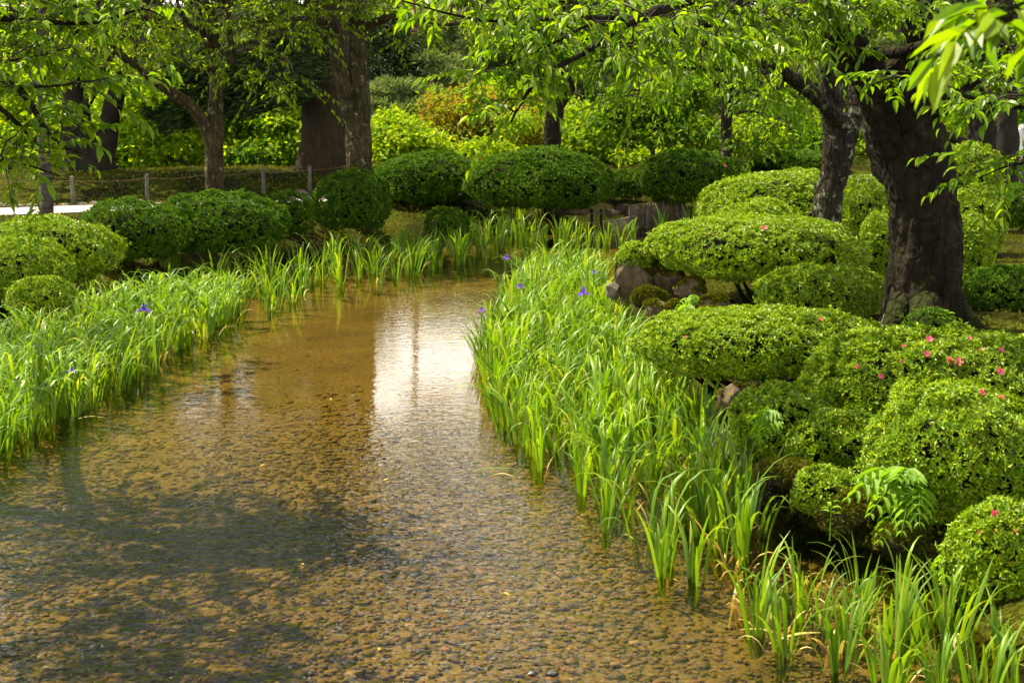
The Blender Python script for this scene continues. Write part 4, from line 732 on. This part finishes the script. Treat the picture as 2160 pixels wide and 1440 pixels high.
RB = np.array([G(a, b)[:2] for a, b in [(1085, 610), (1035, 690), (1020, 760), (1030, 830), (1065, 905), (1115, 985), (1195, 1055), (1275, 1120), (1340, 1175), (1450, 1250), (1530, 1275), (1600, 1250), (1640, 1190), (1590, 1120), (1545, 1050), (1525, 985), (1490, 900), (1410, 830), (1345, 760), (1290, 690), (1265, 635), (1275, 592), (1200, 575), (1125, 580)]])
RC = np.array([G(a, b)[:2] for a, b in [(1560, 1300), (1640, 1390), (1760, 1440), (1900, 1500), (2250, 1500), (2200, 1400), (2080, 1370), (1950, 1290), (1880, 1260), (1760, 1260)]])
LB = np.array([G(a, b)[:2] for a, b in [(-220, 1010), (-60, 1010), (20, 965), (80, 905), (190, 860), (265, 815), (340, 760), (420, 718), (478, 692), (502, 664), (480, 640), (390, 640), (290, 655), (150, 698), (0, 752), (-160, 815)]])
LR = np.array([G(a, b)[:2] for a, b in [(490, 665), (570, 660), (640, 630), (740, 605), (850, 588), (980, 562), (1060, 536), (1130, 530), (1210, 520), (1200, 505), (1150, 500), (1040, 505), (900, 525), (760, 545), (600, 575), (450, 600)]])
spots = []
for poly, sp, sd_, kind in ((RB, .165, 1, 'R'), (RC, .185, 2, 'C'), (LB, .155, 3, 'L'), (LR, .36, 4, 'F')):
    for q in scatter(poly, sp, sd_):
        if kind == 'R' and q[1] < 9.2 and rng.random() < .22: continue
        spots.append((q[0], q[1], kind))
for a, b in [(1060, 470), (1085, 465), (1045, 480), (1100, 478), (1070, 490), (1455, 486), (1475, 480), (1490, 484), (330, 575), (310, 585), (350, 585), (345, 570), (1395, 500)]: spots.append((*G(a, b)[:2], 'T'))
for a, b in [(1665, 1020), (1700, 1015)]: spots.append((*G(a, b, .12)[:2], 'S'))
for a, b in [(1215, 520), (1240, 518), (1262, 522), (1280, 516), (1310, 521), (1335, 508), (1190, 524)]: spots.append((*G(a, b)[:2], 'F'))
for a, b in [(1480, 1130), (1520, 1180), (1570, 1200), (1450, 1080), (1610, 1290), (1650, 1330), (1720, 1310), (1500, 1050), (1430, 990), (1690, 1230), (1760, 1370), (1590, 1120), (1830, 1330), (1300, 940), (1240, 800), (1280, 690), (1330, 720), (1180, 900), (1560, 1270), (1790, 1290)]: spots.append((*G(a, b)[:2], 'D'))
spots.sort(key=lambda s_: s_[1])
rg = np.random.default_rng(41)
LABI = {'R': ('iris clump with arching sword leaves in the dense right-hand bed in the stream', 'irises of the dense bed in midstream'),
        'C': ('young iris clump standing sparsely in the brown shallows at lower right', 'irises of the sparse shallows at lower right'),
        'L': ('iris clump with drooping tips in the bed along the left bank', 'irises of the bed along the left bank'),
        'F': ('upright iris clump in the long row along the far shaded bank', 'irises of the row along the far bank'),
        'T': ('tall iris clump rooted at the foot of the far bank', 'tall irises at the foot of the banks'),
        'D': ('withered tan iris clump bent over among the green clumps of the shallows', 'withered iris clumps in the shallows'),
        'S': ('short iris tuft growing on top of the mossy stone block', 'iris tufts on the mossy stone block')}
indiv, rest = spots[:300], spots[300:]
IR = []
def iris_xf(x, y, kind):
    z = {'S': .17}.get(kind, 0.); sc = {'R': (.62, 1.02), 'C': (.45, .80), 'L': (.74, 1.02), 'F': (.70, 1.0), 'T': (1.05, 1.3) if x > 2 else (1.3, 1.8), 'S': (.4, .6), 'D': (.6, 1.0)}[kind]
    me = (ARCH if kind == 'L' or (kind == 'R' and rg.random() < .45) else ERECT)[rg.integers(NV)]
    if kind == 'D': me = WITH[rg.integers(4)]
    return me, (x, y, z), rg.uniform(0, 6.28), rg.uniform(*sc)
for x, y, kind in indiv:
    me, l, a, s = iris_xf(x, y, kind)
    o = bpy.data.objects.new('iris_plant', me); COL.objects.link(o); o.location = l; o.rotation_euler = (0, 0, a); o.scale = (s, s, s); tag(o, LABI[kind][0], 'iris', LABI[kind][1]); IR.append(o)
mb = MB()
for x, y, kind in rest:
    me, l, a, s = iris_xf(x, y, kind); nv = len(me.vertices); V = np.zeros(nv * 3); me.vertices.foreach_get('co', V); V = V.reshape(-1, 3) * s
    V = np.stack([V[:, 0] * math.cos(a) - V[:, 1] * math.sin(a), V[:, 0] * math.sin(a) + V[:, 1] * math.cos(a), V[:, 2]], -1) + np.array(l)
    F = np.zeros(len(me.loops), int); me.loops.foreach_get('vertex_index', F); mi = np.zeros(len(me.polygons), int); me.polygons.foreach_get('material_index', mi); F = F.reshape(-1, 4)
    for m_ in (0, 1):
        if (mi == m_).any(): mb.add(V, F[mi == m_], m_)
if rest: tag(mb.obj('iris_beds', [M['iris'], M['dead']], smooth=True), 'farther irises standing thickly along the stream', 'irises', kind='stuff')
print('irises', len(spots), {k: sum(1 for s_ in spots if s_[2] == k) for k in 'RCLFTS'})
# flowering irises
def iris_flower(px, py, Y, label, s=1.):
    p0 = D(px, py, Y); root = thing('flowering_iris', (p0[0], Y, 0), label, 'iris'); mb = MB(); pts = crom([(p0[0] + .02, Y, -.1), (p0[0] - .01, Y, p0[2] * .5), p0 - np.array([0, 0, .02])], 5); tube(mb, pts, np.linspace(.006, .004, len(pts)), 6); mb.obj('stem', M['iris'], root, smooth=True)
    mb = MB(); mb2 = MB()
    for k in range(3): blade(mb2, np.array([p0[0] + rng.normal() * .03, Y + rng.normal() * .03, -.12]), rng.uniform(0, 6.28), p0[2] * rng.uniform(.8, 1.05), .028, .1, rng.uniform(.2, 1.2))
    mb2.obj('leaves', M['iris'], root, smooth=True)
    a = np.arange(3) * 2.094 + rng.uniform(0, 2); d = np.stack([np.cos(a), np.sin(a), a * 0], -1)
    leaves(mb, np.repeat(p0[None], 3, 0), unit(d + UP * .1), unit(UP + d * .3), .06 * s, .04 * s, CHERRY)
    a = a + 1.05; d = np.stack([np.cos(a), np.sin(a), a * 0], -1); leaves(mb, np.repeat(p0[None], 3, 0), unit(d * .35 + UP), d, .05 * s, .022 * s, CHERRY)
    P2 = p0 + d * .0; mb.obj('flower', M['purple'], root)
iris_flower(305, 655, 12.2, 'iris with the large violet bloom in the left bed', 1.5)
iris_flower(152, 783, 10.5, 'iris with a small violet bud low in the left bed', .8)
iris_flower(1068, 545, 15.6, 'iris with a lone violet bloom over dark water at the tip of right bed', 1.)
iris_flower(1230, 620, 12.3, 'iris with the pale violet bloom in the middle of the right bed', 1.4)
iris_flower(1097, 605, 12.9, 'iris with a furled violet bud near the top of the right bed', .9)
iris_flower(1253, 575, 13.9, 'iris with a tiny violet bloom beside the tall mossy rock', .7)
iris_flower(1016, 655, 12.0, 'iris with a violet bloom on the outer left edge of the right bed', .7)

# ------------------------------------------------------------------ rocks
IV5, IF5 = ico(5)
def rock(name, label, px, py, Y, hw, hh, m='rock', dr=.8, seed=0, cut=.35, zoff=0., group=None, tilt=0., flat=None):
    """px, py: centre of the visible face; hw, hh half sizes in photo pixels"""
    c = D(px, py, Y); s = scale_at(c); rg = np.random.default_rng(700 + seed); V = IV5.copy()
    for k in range(14):
        n_ = unit(rg.normal(size=3)); lim = rg.uniform(.55, .85); dd = V @ n_; V -= n_ * np.maximum(dd - lim, 0)[:, None] * .95
    if flat: V[:, 2] = np.minimum(V[:, 2], flat)
    V *= (1 + .10 * noise(V + seed * 5, 1.4, seed, 4) + .045 * noise(V + seed, 6, seed + 1, 4))[:, None]
    V /= np.abs(V).max(0); V = V * np.array([hw * s, hw * s * dr, hh * s]); ca, sa = math.cos(tilt), math.sin(tilt); V = np.stack([V[:, 0] * ca - V[:, 2] * sa, V[:, 1], V[:, 0] * sa + V[:, 2] * ca], -1)
    mb = MB(); mb.add(V + 0, IF5); o = mb.obj(name, M[m], None, True, tuple(c))
    if m in ('rock', 'rock_moss') and hw > 20:
        v = V[IF5]; nf = np.cross(v[:, 1] - v[:, 0], v[:, 2] - v[:, 0]); ar = np.linalg.norm(nf, axis=1); nf = unit(nf); ct = v.mean(1)
        pr_ = ar * np.clip(nf[:, 2] * .8 + (.75 if m == 'rock_moss' else -.12) + .8 * noise(ct + seed, 5, seed, 3) - .35, 0, 1); n_ = int(min(3500, ar.sum() * 5200)); ix = rg.choice(len(ct), n_, p=pr_ / pr_.sum())
        A = unit(nf[ix] + .7 * rg.normal(size=(n_, 3))); l = rg.uniform(.010, .024, n_) * (1 + .05 * Y); ml = MB(); leaves(ml, ct[ix] - nf[ix] * .004, A, unit(rg.normal(size=A.shape)), l, l * .55)
        mo = ml.obj('moss', M['moss']); mo.parent = o
    return tag(o, label, 'rock', group)
rock('mossy_rock', 'tall mossy rock carrying the small azalea ball', 1338, 590, 14.3, 44, 56, 'rock', seed=1, tilt=-.1)
rock('mossy_rock', 'pinkish leaning rock with moss pad right of the tall rock', 1400, 590, 14.4, 46, 52, 'rock', seed=2, tilt=.35)
rock('mossy_rock', 'small pale rock at the left foot of the tall mossy rock', 1293, 614, 14.2, 16, 20, 'rock_bare', seed=3)
rock('mossy_rock', 'rounded rock fully covered in golden moss', 1372, 630, 13.7, 42, 28, 'rock_moss', seed=4)
rock('mossy_rock', 'blocky grey rock with a mossy right end at the water edge', 1385, 656, 13.1, 34, 24, 'rock', seed=5)
rock('mossy_rock', 'dark mossy rock right of the blocky grey rock', 1428, 660, 13., 26, 30, 'rock_moss', seed=6)
rock('grey_boulder', 'round grey boulder shaded under the spreading azalea', 1502, 640, 13.1, 38, 24, 'rock', seed=7)
rock('grey_boulder', 'low flat grey boulder under the round shaded one', 1490, 664, 12.8, 38, 15, 'rock', seed=8)
rock('mossy_rock', 'dark wet rock with a pale rim just above the overhanging azalea', 1410, 700, 11.9, 46, 18, 'rock', seed=9, tilt=.25)
rock('mossy_rock', 'pale broken rock half hidden beneath the spreading azalea', 1450, 615, 13.8, 36, 34, 'rock', seed=10)
rock('mossy_rock', 'mossy stone beneath the bare crooked branches', 1555, 838, 9.3, 46, 32, 'rock', seed=11)
rock('mossy_rock', 'mossy stone block in the shallows bearing iris tufts', 1665, 1000, 7.75, 68, 36, 'rock_moss', seed=12, flat=.7)
rock('stone_block', 'upright mossy stone block below the azalea tuft, standing in water', 1785, 1085, 7.3, 72, 48, 'rock_moss', seed=13, flat=.75, dr=.6)
rock('stone_block', 'low mossy stone right of the upright block in deep shade', 1905, 1140, 7.1, 60, 40, 'rock_moss', seed=14, flat=.75)
rock('stone_block', 'pale flat stone glimpsed in the dark under the right-hand azalea', 2010, 1080, 7.6, 60, 14, 'rock_bare', seed=15)
rock('stone_block', 'dark mossy bank stone behind the lower right irises', 1975, 1190, 7.0, 60, 40, 'rock_moss', seed=16)
rock('bank_stone', 'rounded bank boulder at the left end of the old retaining wall', 1290, 448, 26., 18, 12, 'rock_bare', seed=17)
rock('bank_stone', 'boulder joined to the top of the old retaining wall', 1318, 442, 26.1, 20, 14, 'rock', seed=18)
rock('bank_stone', 'long flat stone with moss under the highest domed shrub', 1210, 446, 25.6, 46, 9, 'rock', seed=19, dr=.4)
for k, (a, b) in enumerate([(8, 435), (38, 436), (68, 436), (108, 436), (135, 436), (170, 434), (205, 432), (-25, 436), (295, 428), (250, 430), (635, 408)]):
    c = D(a, b, 24.1 + .0012 * a); rock('edging_stone', 'rounded grey stone edging the far side of the gravel path', a, b, float(PATHW + .12 + np.interp(c[0], PATH[:, 0], PATH[:, 1])), 15 if k % 2 else 18, 8, 'rock_bare', seed=30 + k, group='stones edging the gravel path', dr=.7)
for k, (a, b, lab) in enumerate([(1165, 1420, 'larger wet black stone breaking the surface near the bottom edge'), (1122, 1420, 'smaller wet black stone beside the larger one near the bottom edge'), (655, 1419, 'wet black stone breaking the surface at the bottom left of centre')]):
    q = G(a, b); rock('wet_stone', lab, a, b, float(q[1]), 15 - 3 * k, 7, 'stone_wet', seed=60 + k)

# ------------------------------------------------------------------ moss and short grass carpet
mb = MB(); rg = np.random.default_rng(55)
for (x0, x1, y0, y1, n, ln) in ((-11, 4, 22, 34, 52000, .06), (-6, 3, 15, 24.5, 26000, .05), (2.2, 8, 10.5, 20, 30000, .04), (2.5, 12, 20, 36, 16000, .07)):
    x = rg.uniform(x0, x1, n); y = rg.uniform(y0, y1, n); k = (sdist(x, y, WPOLY) > .05) & (np.abs(pathdist(x, y)) > PATHW + .02); x, y = x[k], y[k]
    P0 = np.stack([x, y, x * 0], -1); k = noise(P0, 1.3, 17, 3) + .5 * rg.normal(size=len(x)) > -.25; x, y = x[k], y[k]
    P = np.stack([x, y, gh(x, y) - .005], -1); A = unit(np.stack([rg.normal(size=len(x)), rg.normal(size=len(x)), rg.uniform(.3, 2.2, len(x))], -1)); l = ln * rg.uniform(.4, 1.2, len(x))
    leaves(mb, P, A, unit(rg.normal(size=P.shape) + UP), l, l * .5)
tag(mb.obj('moss_carpet', M['moss']), 'moss and short grass over the garden slopes', 'moss', kind='stuff')

# ------------------------------------------------------------------ retaining wall, palisade, little frame, rope fence
def post(mb, p, h, r_, sides=8, sd_=0, lean=(0, 0)):
    pts = np.array([[p[0], p[1], p[2] - .25], [p[0] + lean[0] * .5, p[1] + lean[1] * .5, p[2] + h * .5], [p[0] + lean[0], p[1] + lean[1], p[2] + h]]); tube(mb, crom(pts, 3), np.full(7, r_), sides, .06, 8, sd_)
a0, a1 = D(1322, 478, 25.9), D(1442, 466, 26.6); root = thing('retaining_wall', (a0[0], a0[1], 0), 'old stone slab retaining wall with wooden stakes at the far water edge', 'wall')
xs = np.linspace(0, 1, 6)
for k in range(5):
    b0, b1 = a0 * (1 - xs[k]) + a1 * xs[k], a0 * (1 - xs[k + 1]) + a1 * xs[k + 1]; u = unit(b1 - b0); hgt = .43 + .06 * k / 4 + rng.normal() * .012; wd = np.linalg.norm(b1 - b0) * .49
    bm = bmesh.new(); bmesh.ops.create_cube(bm, size=1); bmesh.ops.scale(bm, vec=(wd * 2 - .012, .16, hgt + .3), verts=bm.verts); bmesh.ops.bevel(bm, geom=bm.edges, offset=.02, segments=2, affect='EDGES'); bmesh.ops.subdivide_edges(bm, edges=bm.edges, cuts=2, use_grid_fill=True)
    bm.verts.ensure_lookup_table(); V = np.array([v.co[:] for v in bm.verts]); bm.faces.ensure_lookup_table(); mid = (b0 + b1) / 2; an = math.atan2(u[1], u[0])
    V = V + .012 * noise(V + k, 6, k, 2)[:, None]; V = np.stack([V[:, 0] * math.cos(an) - V[:, 1] * math.sin(an) + mid[0], V[:, 0] * math.sin(an) + V[:, 1] * math.cos(an) + mid[1], V[:, 2] + (hgt - .3) / 2], -1)
    mb = MB(); 
    for f in bm.faces: pass
    q4 = [[v.index for v in f.verts] for f in bm.faces if len(f.verts) == 4]; q3 = [[v.index for v in f.verts] for f in bm.faces if len(f.verts) == 3]
    mb.V.append(V); mb.n = len(V)
    if q4: mb.F.append(np.array(q4)); mb.M.append(np.zeros(len(q4), int))
    if q3: mb.F.append(np.array(q3)); mb.M.append(np.zeros(len(q3), int))
    bm.free(); mb.obj('slab', M['rock'], root, True)
for a, b, h in [(1330, 476, .42), (1364, 474, .43), (1398, 471, .47), (1438, 468, .52)]:
    q = D(a, b, 25.75 + (a - 1322) / 120 * .7); mb = MB(); post(mb, (q[0], q[1], 0), h, .035, 8, int(a)); mb.obj('stake', M['wood'], root, True)
b0, b1 = G(1282, 486), G(1340, 482); root = thing('bamboo_palisade', b0, 'low palisade of thin pale stakes in the far water', 'fence')
for k in range(17):
    q = b0 * (1 - k / 16) + b1 * k / 16; mb = MB(); post(mb, q, .17 + .06 * k / 16, .010, 6, k); mb.obj('stake', M['bamboo'], root, True)
mb = MB(); c0, c1 = D(1235, 470, b0[1] - .4), b1 + np.array([0, 0, .225]); cm = b0 + np.array([0, -.02, .165]); tube(mb, crom([c0, cm, c1], 6), np.full(13, .012), 6); mb.obj('rail', M['bamboo'], root, True)
q0 = D(1248, 470, 25.2); q1 = D(1268, 470, 25.2); root = thing('wooden_sluice_frame', (q0[0], q0[1], 0), 'small dark wooden frame of two posts and a crossbar by the bank stones', 'frame')
for q in (q0, q1): mb = MB(); post(mb, (q[0], q[1], 0), .40, .025, 8, 3); mb.obj('post', M['bark_dark'], root, True)
mb = MB(); zt = .33; tube(mb, np.array([[q0[0] - .06, q0[1] - .03, zt], [q1[0], q1[1] - .03, zt]]), np.full(2, .018), 6); mb.obj('crossbar', M['wood'], root, True)
fp = [(-160, 24.4), (0, 24.55), (155, 24.8), (311, 25.5), (430, 26.3), (558, 27.3), (655, 28.1), (760, 29.)]
root = thing('rope_fence', (*D(311, 420, 25.5)[:2], .5), 'rope fence on short weathered posts along the gravel path', 'fence'); tops = []
for k, (a, Y) in enumerate(fp):
    q = D(a, 430, Y); z = ghs(q[0], Y); tops.append(np.array([q[0], Y - .04, z + .43]))
    if a in (0, 430): continue
    mb = MB(); post(mb, (q[0], Y, z), .50, .036, 10, k, (rng.normal() * .01, 0)); mb.obj('post', M['wood'], root, True)
mb = MB(); pts = []
for k in range(len(tops) - 1):
    for t_ in np.linspace(0, 1, 8, endpoint=False): pts.append(tops[k] * (1 - t_) + tops[k + 1] * t_ - np.array([0, 0, .03 * math.sin(t_ * math.pi)]))
tube(mb, np.array(pts), np.full(len(pts), .006), 5); mb.obj('rope', M['rope'], root, True)

# ------------------------------------------------------------------ ferns and small plants
def fern(label, px, py, Y, ends, pin=.075, group=None):
    p0 = D(px, py, Y); root = thing('fern', p0, label, 'fern', group); mt, ml = MB(), MB()
    for (a, b, yy) in ends:
        e = D(a, b, yy); mid = (p0 + e) / 2 + np.array([0, 0, .25 * np.linalg.norm(e - p0)]); pts = crom([p0, mid, e], 9); tube(mt, pts, np.linspace(.004, .0015, len(pts)), 4)
        T = unit(np.gradient(pts, axis=0)); sd_ = unit(np.cross(T, UP)); n = len(pts)
        for sg in (1, -1):
            k = np.arange(3, n, 2); ln = pin * np.sin(np.linspace(.5, 2.9, len(k))) + .015
            leaves(ml, pts[k], unit(sd_[k] * sg + T[k] * .55 + np.array([0, 0, -.35])), unit(UP + sd_[k] * sg * .3), ln, .016 + ln * .2, CHERRY)
    mt.obj('stalks', M['fern'], root, True); ml.obj('fronds', M['fern'], root)
fern('bright yellow-green fern spilling over the stone block at lower right', 1935, 1045, 7.1, [(1780, 1055, 6.9), (1830, 1090, 6.8), (1850, 1150, 6.8), (1800, 1010, 7), (1900, 1130, 6.7), (1870, 1000, 6.9), (1940, 1110, 6.7), (1890, 1010, 6.8)], .11)
fern('fern tuft between the grey boulder and the water', 1460, 665, 12.6, [(1425, 700, 12.3), (1440, 710, 12.2), (1475, 705, 12.2), (1440, 650, 12.4), (1500, 690, 12.2), (1410, 690, 12.3)], .09)
fern('small light fern under the low azalea shelf', 1650, 905, 8.2, [(1580, 890, 8), (1585, 915, 8), (1610, 865, 8.1), (1600, 930, 7.9)], .08)
fern('fern sprig poking out left of the nearest azalea', 2040, 1195, 6.6, [(1965, 1205, 6.4), (1985, 1235, 6.3), (1990, 1180, 6.5)], .07)
fern('grassy fern arching on the rocks beside the grey boulder', 1470, 640, 13.1, [(1440, 665, 12.8), (1445, 690, 12.7), (1455, 640, 12.8), (1425, 650, 12.9)], .05)
def herb(label, px, py, Y, n, Lf):
    p0 = D(px, py, Y); root = thing('leafy_weed', p0, label, 'plant'); mt, ml = MB(), MB(); a = np.arange(n) * 2.4; hh = np.linspace(.4, 1, n)
    st = p0 + np.array([0, 0, Lf * 2.2]); tube(mt, crom([p0 - np.array([0, 0, .1]), st], 4), np.linspace(.004, .002, 9), 5)
    d = np.stack([np.cos(a), np.sin(a), a * 0 + .3], -1); leaves(ml, p0 + (st - p0) * hh[:, None] + d * .01, d, unit(UP + d * .2), Lf, Lf * .6, CHERRY); mt.obj('stem', M['fern'], root, True); ml.obj('leaves', M['fern'], root)
herb('round-leaved weed on the face of the upright stone block', 1752, 1100, 6.95, 9, .045)
herb('broad-leaved seedling at the right foot of the thickest trunk', 1995, 690, 11.1, 8, .06)
# debris
def floating(label, px, py, ln, m, seed=0, cat='leaf', name='floating_leaf'):
    q = G(px, py, .004); mb = MB(); rg = np.random.default_rng(seed); a = rg.uniform(-.5, .5); pts = q + np.linspace(-.5, .5, 7)[:, None] * ln * np.array([math.cos(a), math.sin(a), 0]) + np.stack([np.zeros(7), np.zeros(7), .02 * np.sin(np.linspace(0, 3.14, 7))], -1)
    s_ = np.array([-math.sin(a), math.cos(a), 0]); wv = .011 * np.sin(np.linspace(.15, 3.0, 7)); V = np.stack([pts - s_ * wv[:, None], pts + s_ * wv[:, None]], 1).reshape(-1, 3); i = np.arange(6)[:, None] * 2
    mb.add(V, np.hstack([i, i + 1, i + 3, i + 2])); tag(mb.obj(name, M[m], None, True), label, cat)
floating('fallen green iris leaf floating off the right bed', 1050, 992, .32, 'iris', 1)
floating('withered pinkish leaf floating beside the fallen green one', 1060, 1004, .15, 'dead', 2)
floating('pale withered leaf floating in the shallows among young irises', 1610, 1335, .22, 'dead', 3)
floating('longest withered leaf lying flat at lower right', 1680, 1345, .3, 'dead', 4)
floating('withered leaf tip floating at the left bed', 190, 883, .22, 'dead', 5)
for k in range(9):
    a, b = [(700, 840), (560, 980), (820, 1010), (340, 1120), (640, 1190), (930, 1120), (1060, 1250), (480, 1330), (800, 1370), (240, 1280), (1010, 960), (720, 700), (610, 760), (1180, 1330), (150, 1180), (900, 1290)][k]
    q = G(a, b, .004); mb = MB(); th_ = rng.uniform(0, 6.28); leaves(mb, q[None], np.array([[math.cos(th_), math.sin(th_), .05]]), UP[None], rng.uniform(.03, .045), rng.uniform(.014, .02), CHERRY)
    tag(mb.obj('fallen_leaf', M['dead'], None, True), 'small yellowed leaf floating on the open water of the stream', 'leaf', 'fallen leaves floating on the stream')
# plant tag by the trunk
p0 = D(1852, 694, 11.4); root = thing('plant_tag', p0, 'thin stick with a small white tag at the foot of the thickest trunk', 'tag')
mb = MB(); tube(mb, np.array([p0 - np.array([0, 0, .05]), p0 + np.array([.045, 0, .12])]), np.full(2, .004), 6); mb.obj('stick', M['bamboo'], root, True)
mb = MB(); leaves(mb, np.array([p0 + np.array([.0, -.01, .0]), p0 + np.array([.01, -.01, .01])]), np.array([[.6, -.1, .6], [-.7, -.1, .1]]), np.array([[0, -1., .3], [0, -1., .5]]), .06, .03, CHERRY); mb.obj('label_card', M['tagw'], root)

# ------------------------------------------------------------------ the person at the right edge
def skinned(name, chain, rads, m, parent, edges=None):
    me = bpy.data.meshes.new(name); l = np.array(parent.location); V = [tuple(np.array(v) - l) for v in chain]
    me.from_pydata(V, edges or [(i, i + 1) for i in range(len(V) - 1)], []); o = bpy.data.objects.new(name, me); COL.objects.link(o); o.parent = parent; me.materials.append(m)
    mod = o.modifiers.new('skin', 'SKIN'); mod.use_smooth_shade = True
    for v, r_ in zip(me.skin_vertices[0].data, rads): v.radius = (r_, r_) if not isinstance(r_, tuple) else r_
    me.skin_vertices[0].data[0].use_root = True; o.modifiers.new('sub', 'SUBSURF').levels = 2; o.modifiers['sub'].render_levels = 2; return o
q = D(2176, 330, 26.); fx, fy = q[0], 26.; fz = ghs(fx, fy); root = thing('person', (fx, fy, fz), 'person in a white top mostly cut off by the right edge', 'person')
def pz(x, y, z): return (fx + x, fy + y, fz + z)
skinned('body', [pz(0, 0, .95), pz(0, 0, 1.15), pz(0, 0, 1.38), pz(0, 0, 1.48), pz(0, -.01, 1.58), pz(0, -.01, 1.66), pz(.19, 0, 1.38), pz(.23, .02, 1.12), pz(.22, -.06, .88), pz(.22, -.09, .78), pz(-.19, 0, 1.38), pz(-.23, .02, 1.12), pz(-.22, -.06, .88), pz(-.22, -.09, .78),
                 pz(.09, 0, .88), pz(.10, -.01, .5), pz(.10, 0, .09), pz(.10, -.14, .04), pz(-.09, 0, .88), pz(-.10, -.01, .5), pz(-.10, 0, .09), pz(-.10, -.14, .04)],
        [.12, .11, .12, .05, .085, .07, .05, .04, .03, .035, .05, .04, .03, .035, .085, .06, .045, .035, .085, .06, .045, .035], M['skin'], root,
        [(0, 1), (1, 2), (2, 3), (3, 4), (4, 5), (2, 6), (6, 7), (7, 8), (8, 9), (2, 10), (10, 11), (11, 12), (12, 13), (0, 14), (14, 15), (15, 16), (16, 17), (0, 18), (18, 19), (19, 20), (20, 21)])
skinned('white_top', [pz(0, 0, .90), pz(0, 0, 1.15), pz(0, 0, 1.40), pz(0, 0, 1.46), pz(.20, 0, 1.38), pz(.245, .02, 1.12), pz(.225, -.05, .92), pz(-.20, 0, 1.38), pz(-.245, .02, 1.12), pz(-.225, -.05, .92)], [.15, .14, .145, .07, .07, .06, .05, .07, .06, .05], M['white'], root,
        [(0, 1), (1, 2), (2, 3), (2, 4), (4, 5), (5, 6), (2, 7), (7, 8), (8, 9)])
skinned('trousers', [pz(0, 0, .94), pz(.095, 0, .86), pz(.10, -.01, .5), pz(.10, 0, .10), pz(-.095, 0, .86), pz(-.10, -.01, .5), pz(-.10, 0, .10)], [.13, .10, .08, .065, .10, .08, .065], M['navy'], root, [(0, 1), (1, 2), (2, 3), (0, 4), (4, 5), (5, 6)])
skinned('hair', [pz(0, .02, 1.62), pz(0, .015, 1.71)], [.09, .075], M['hair'], root)
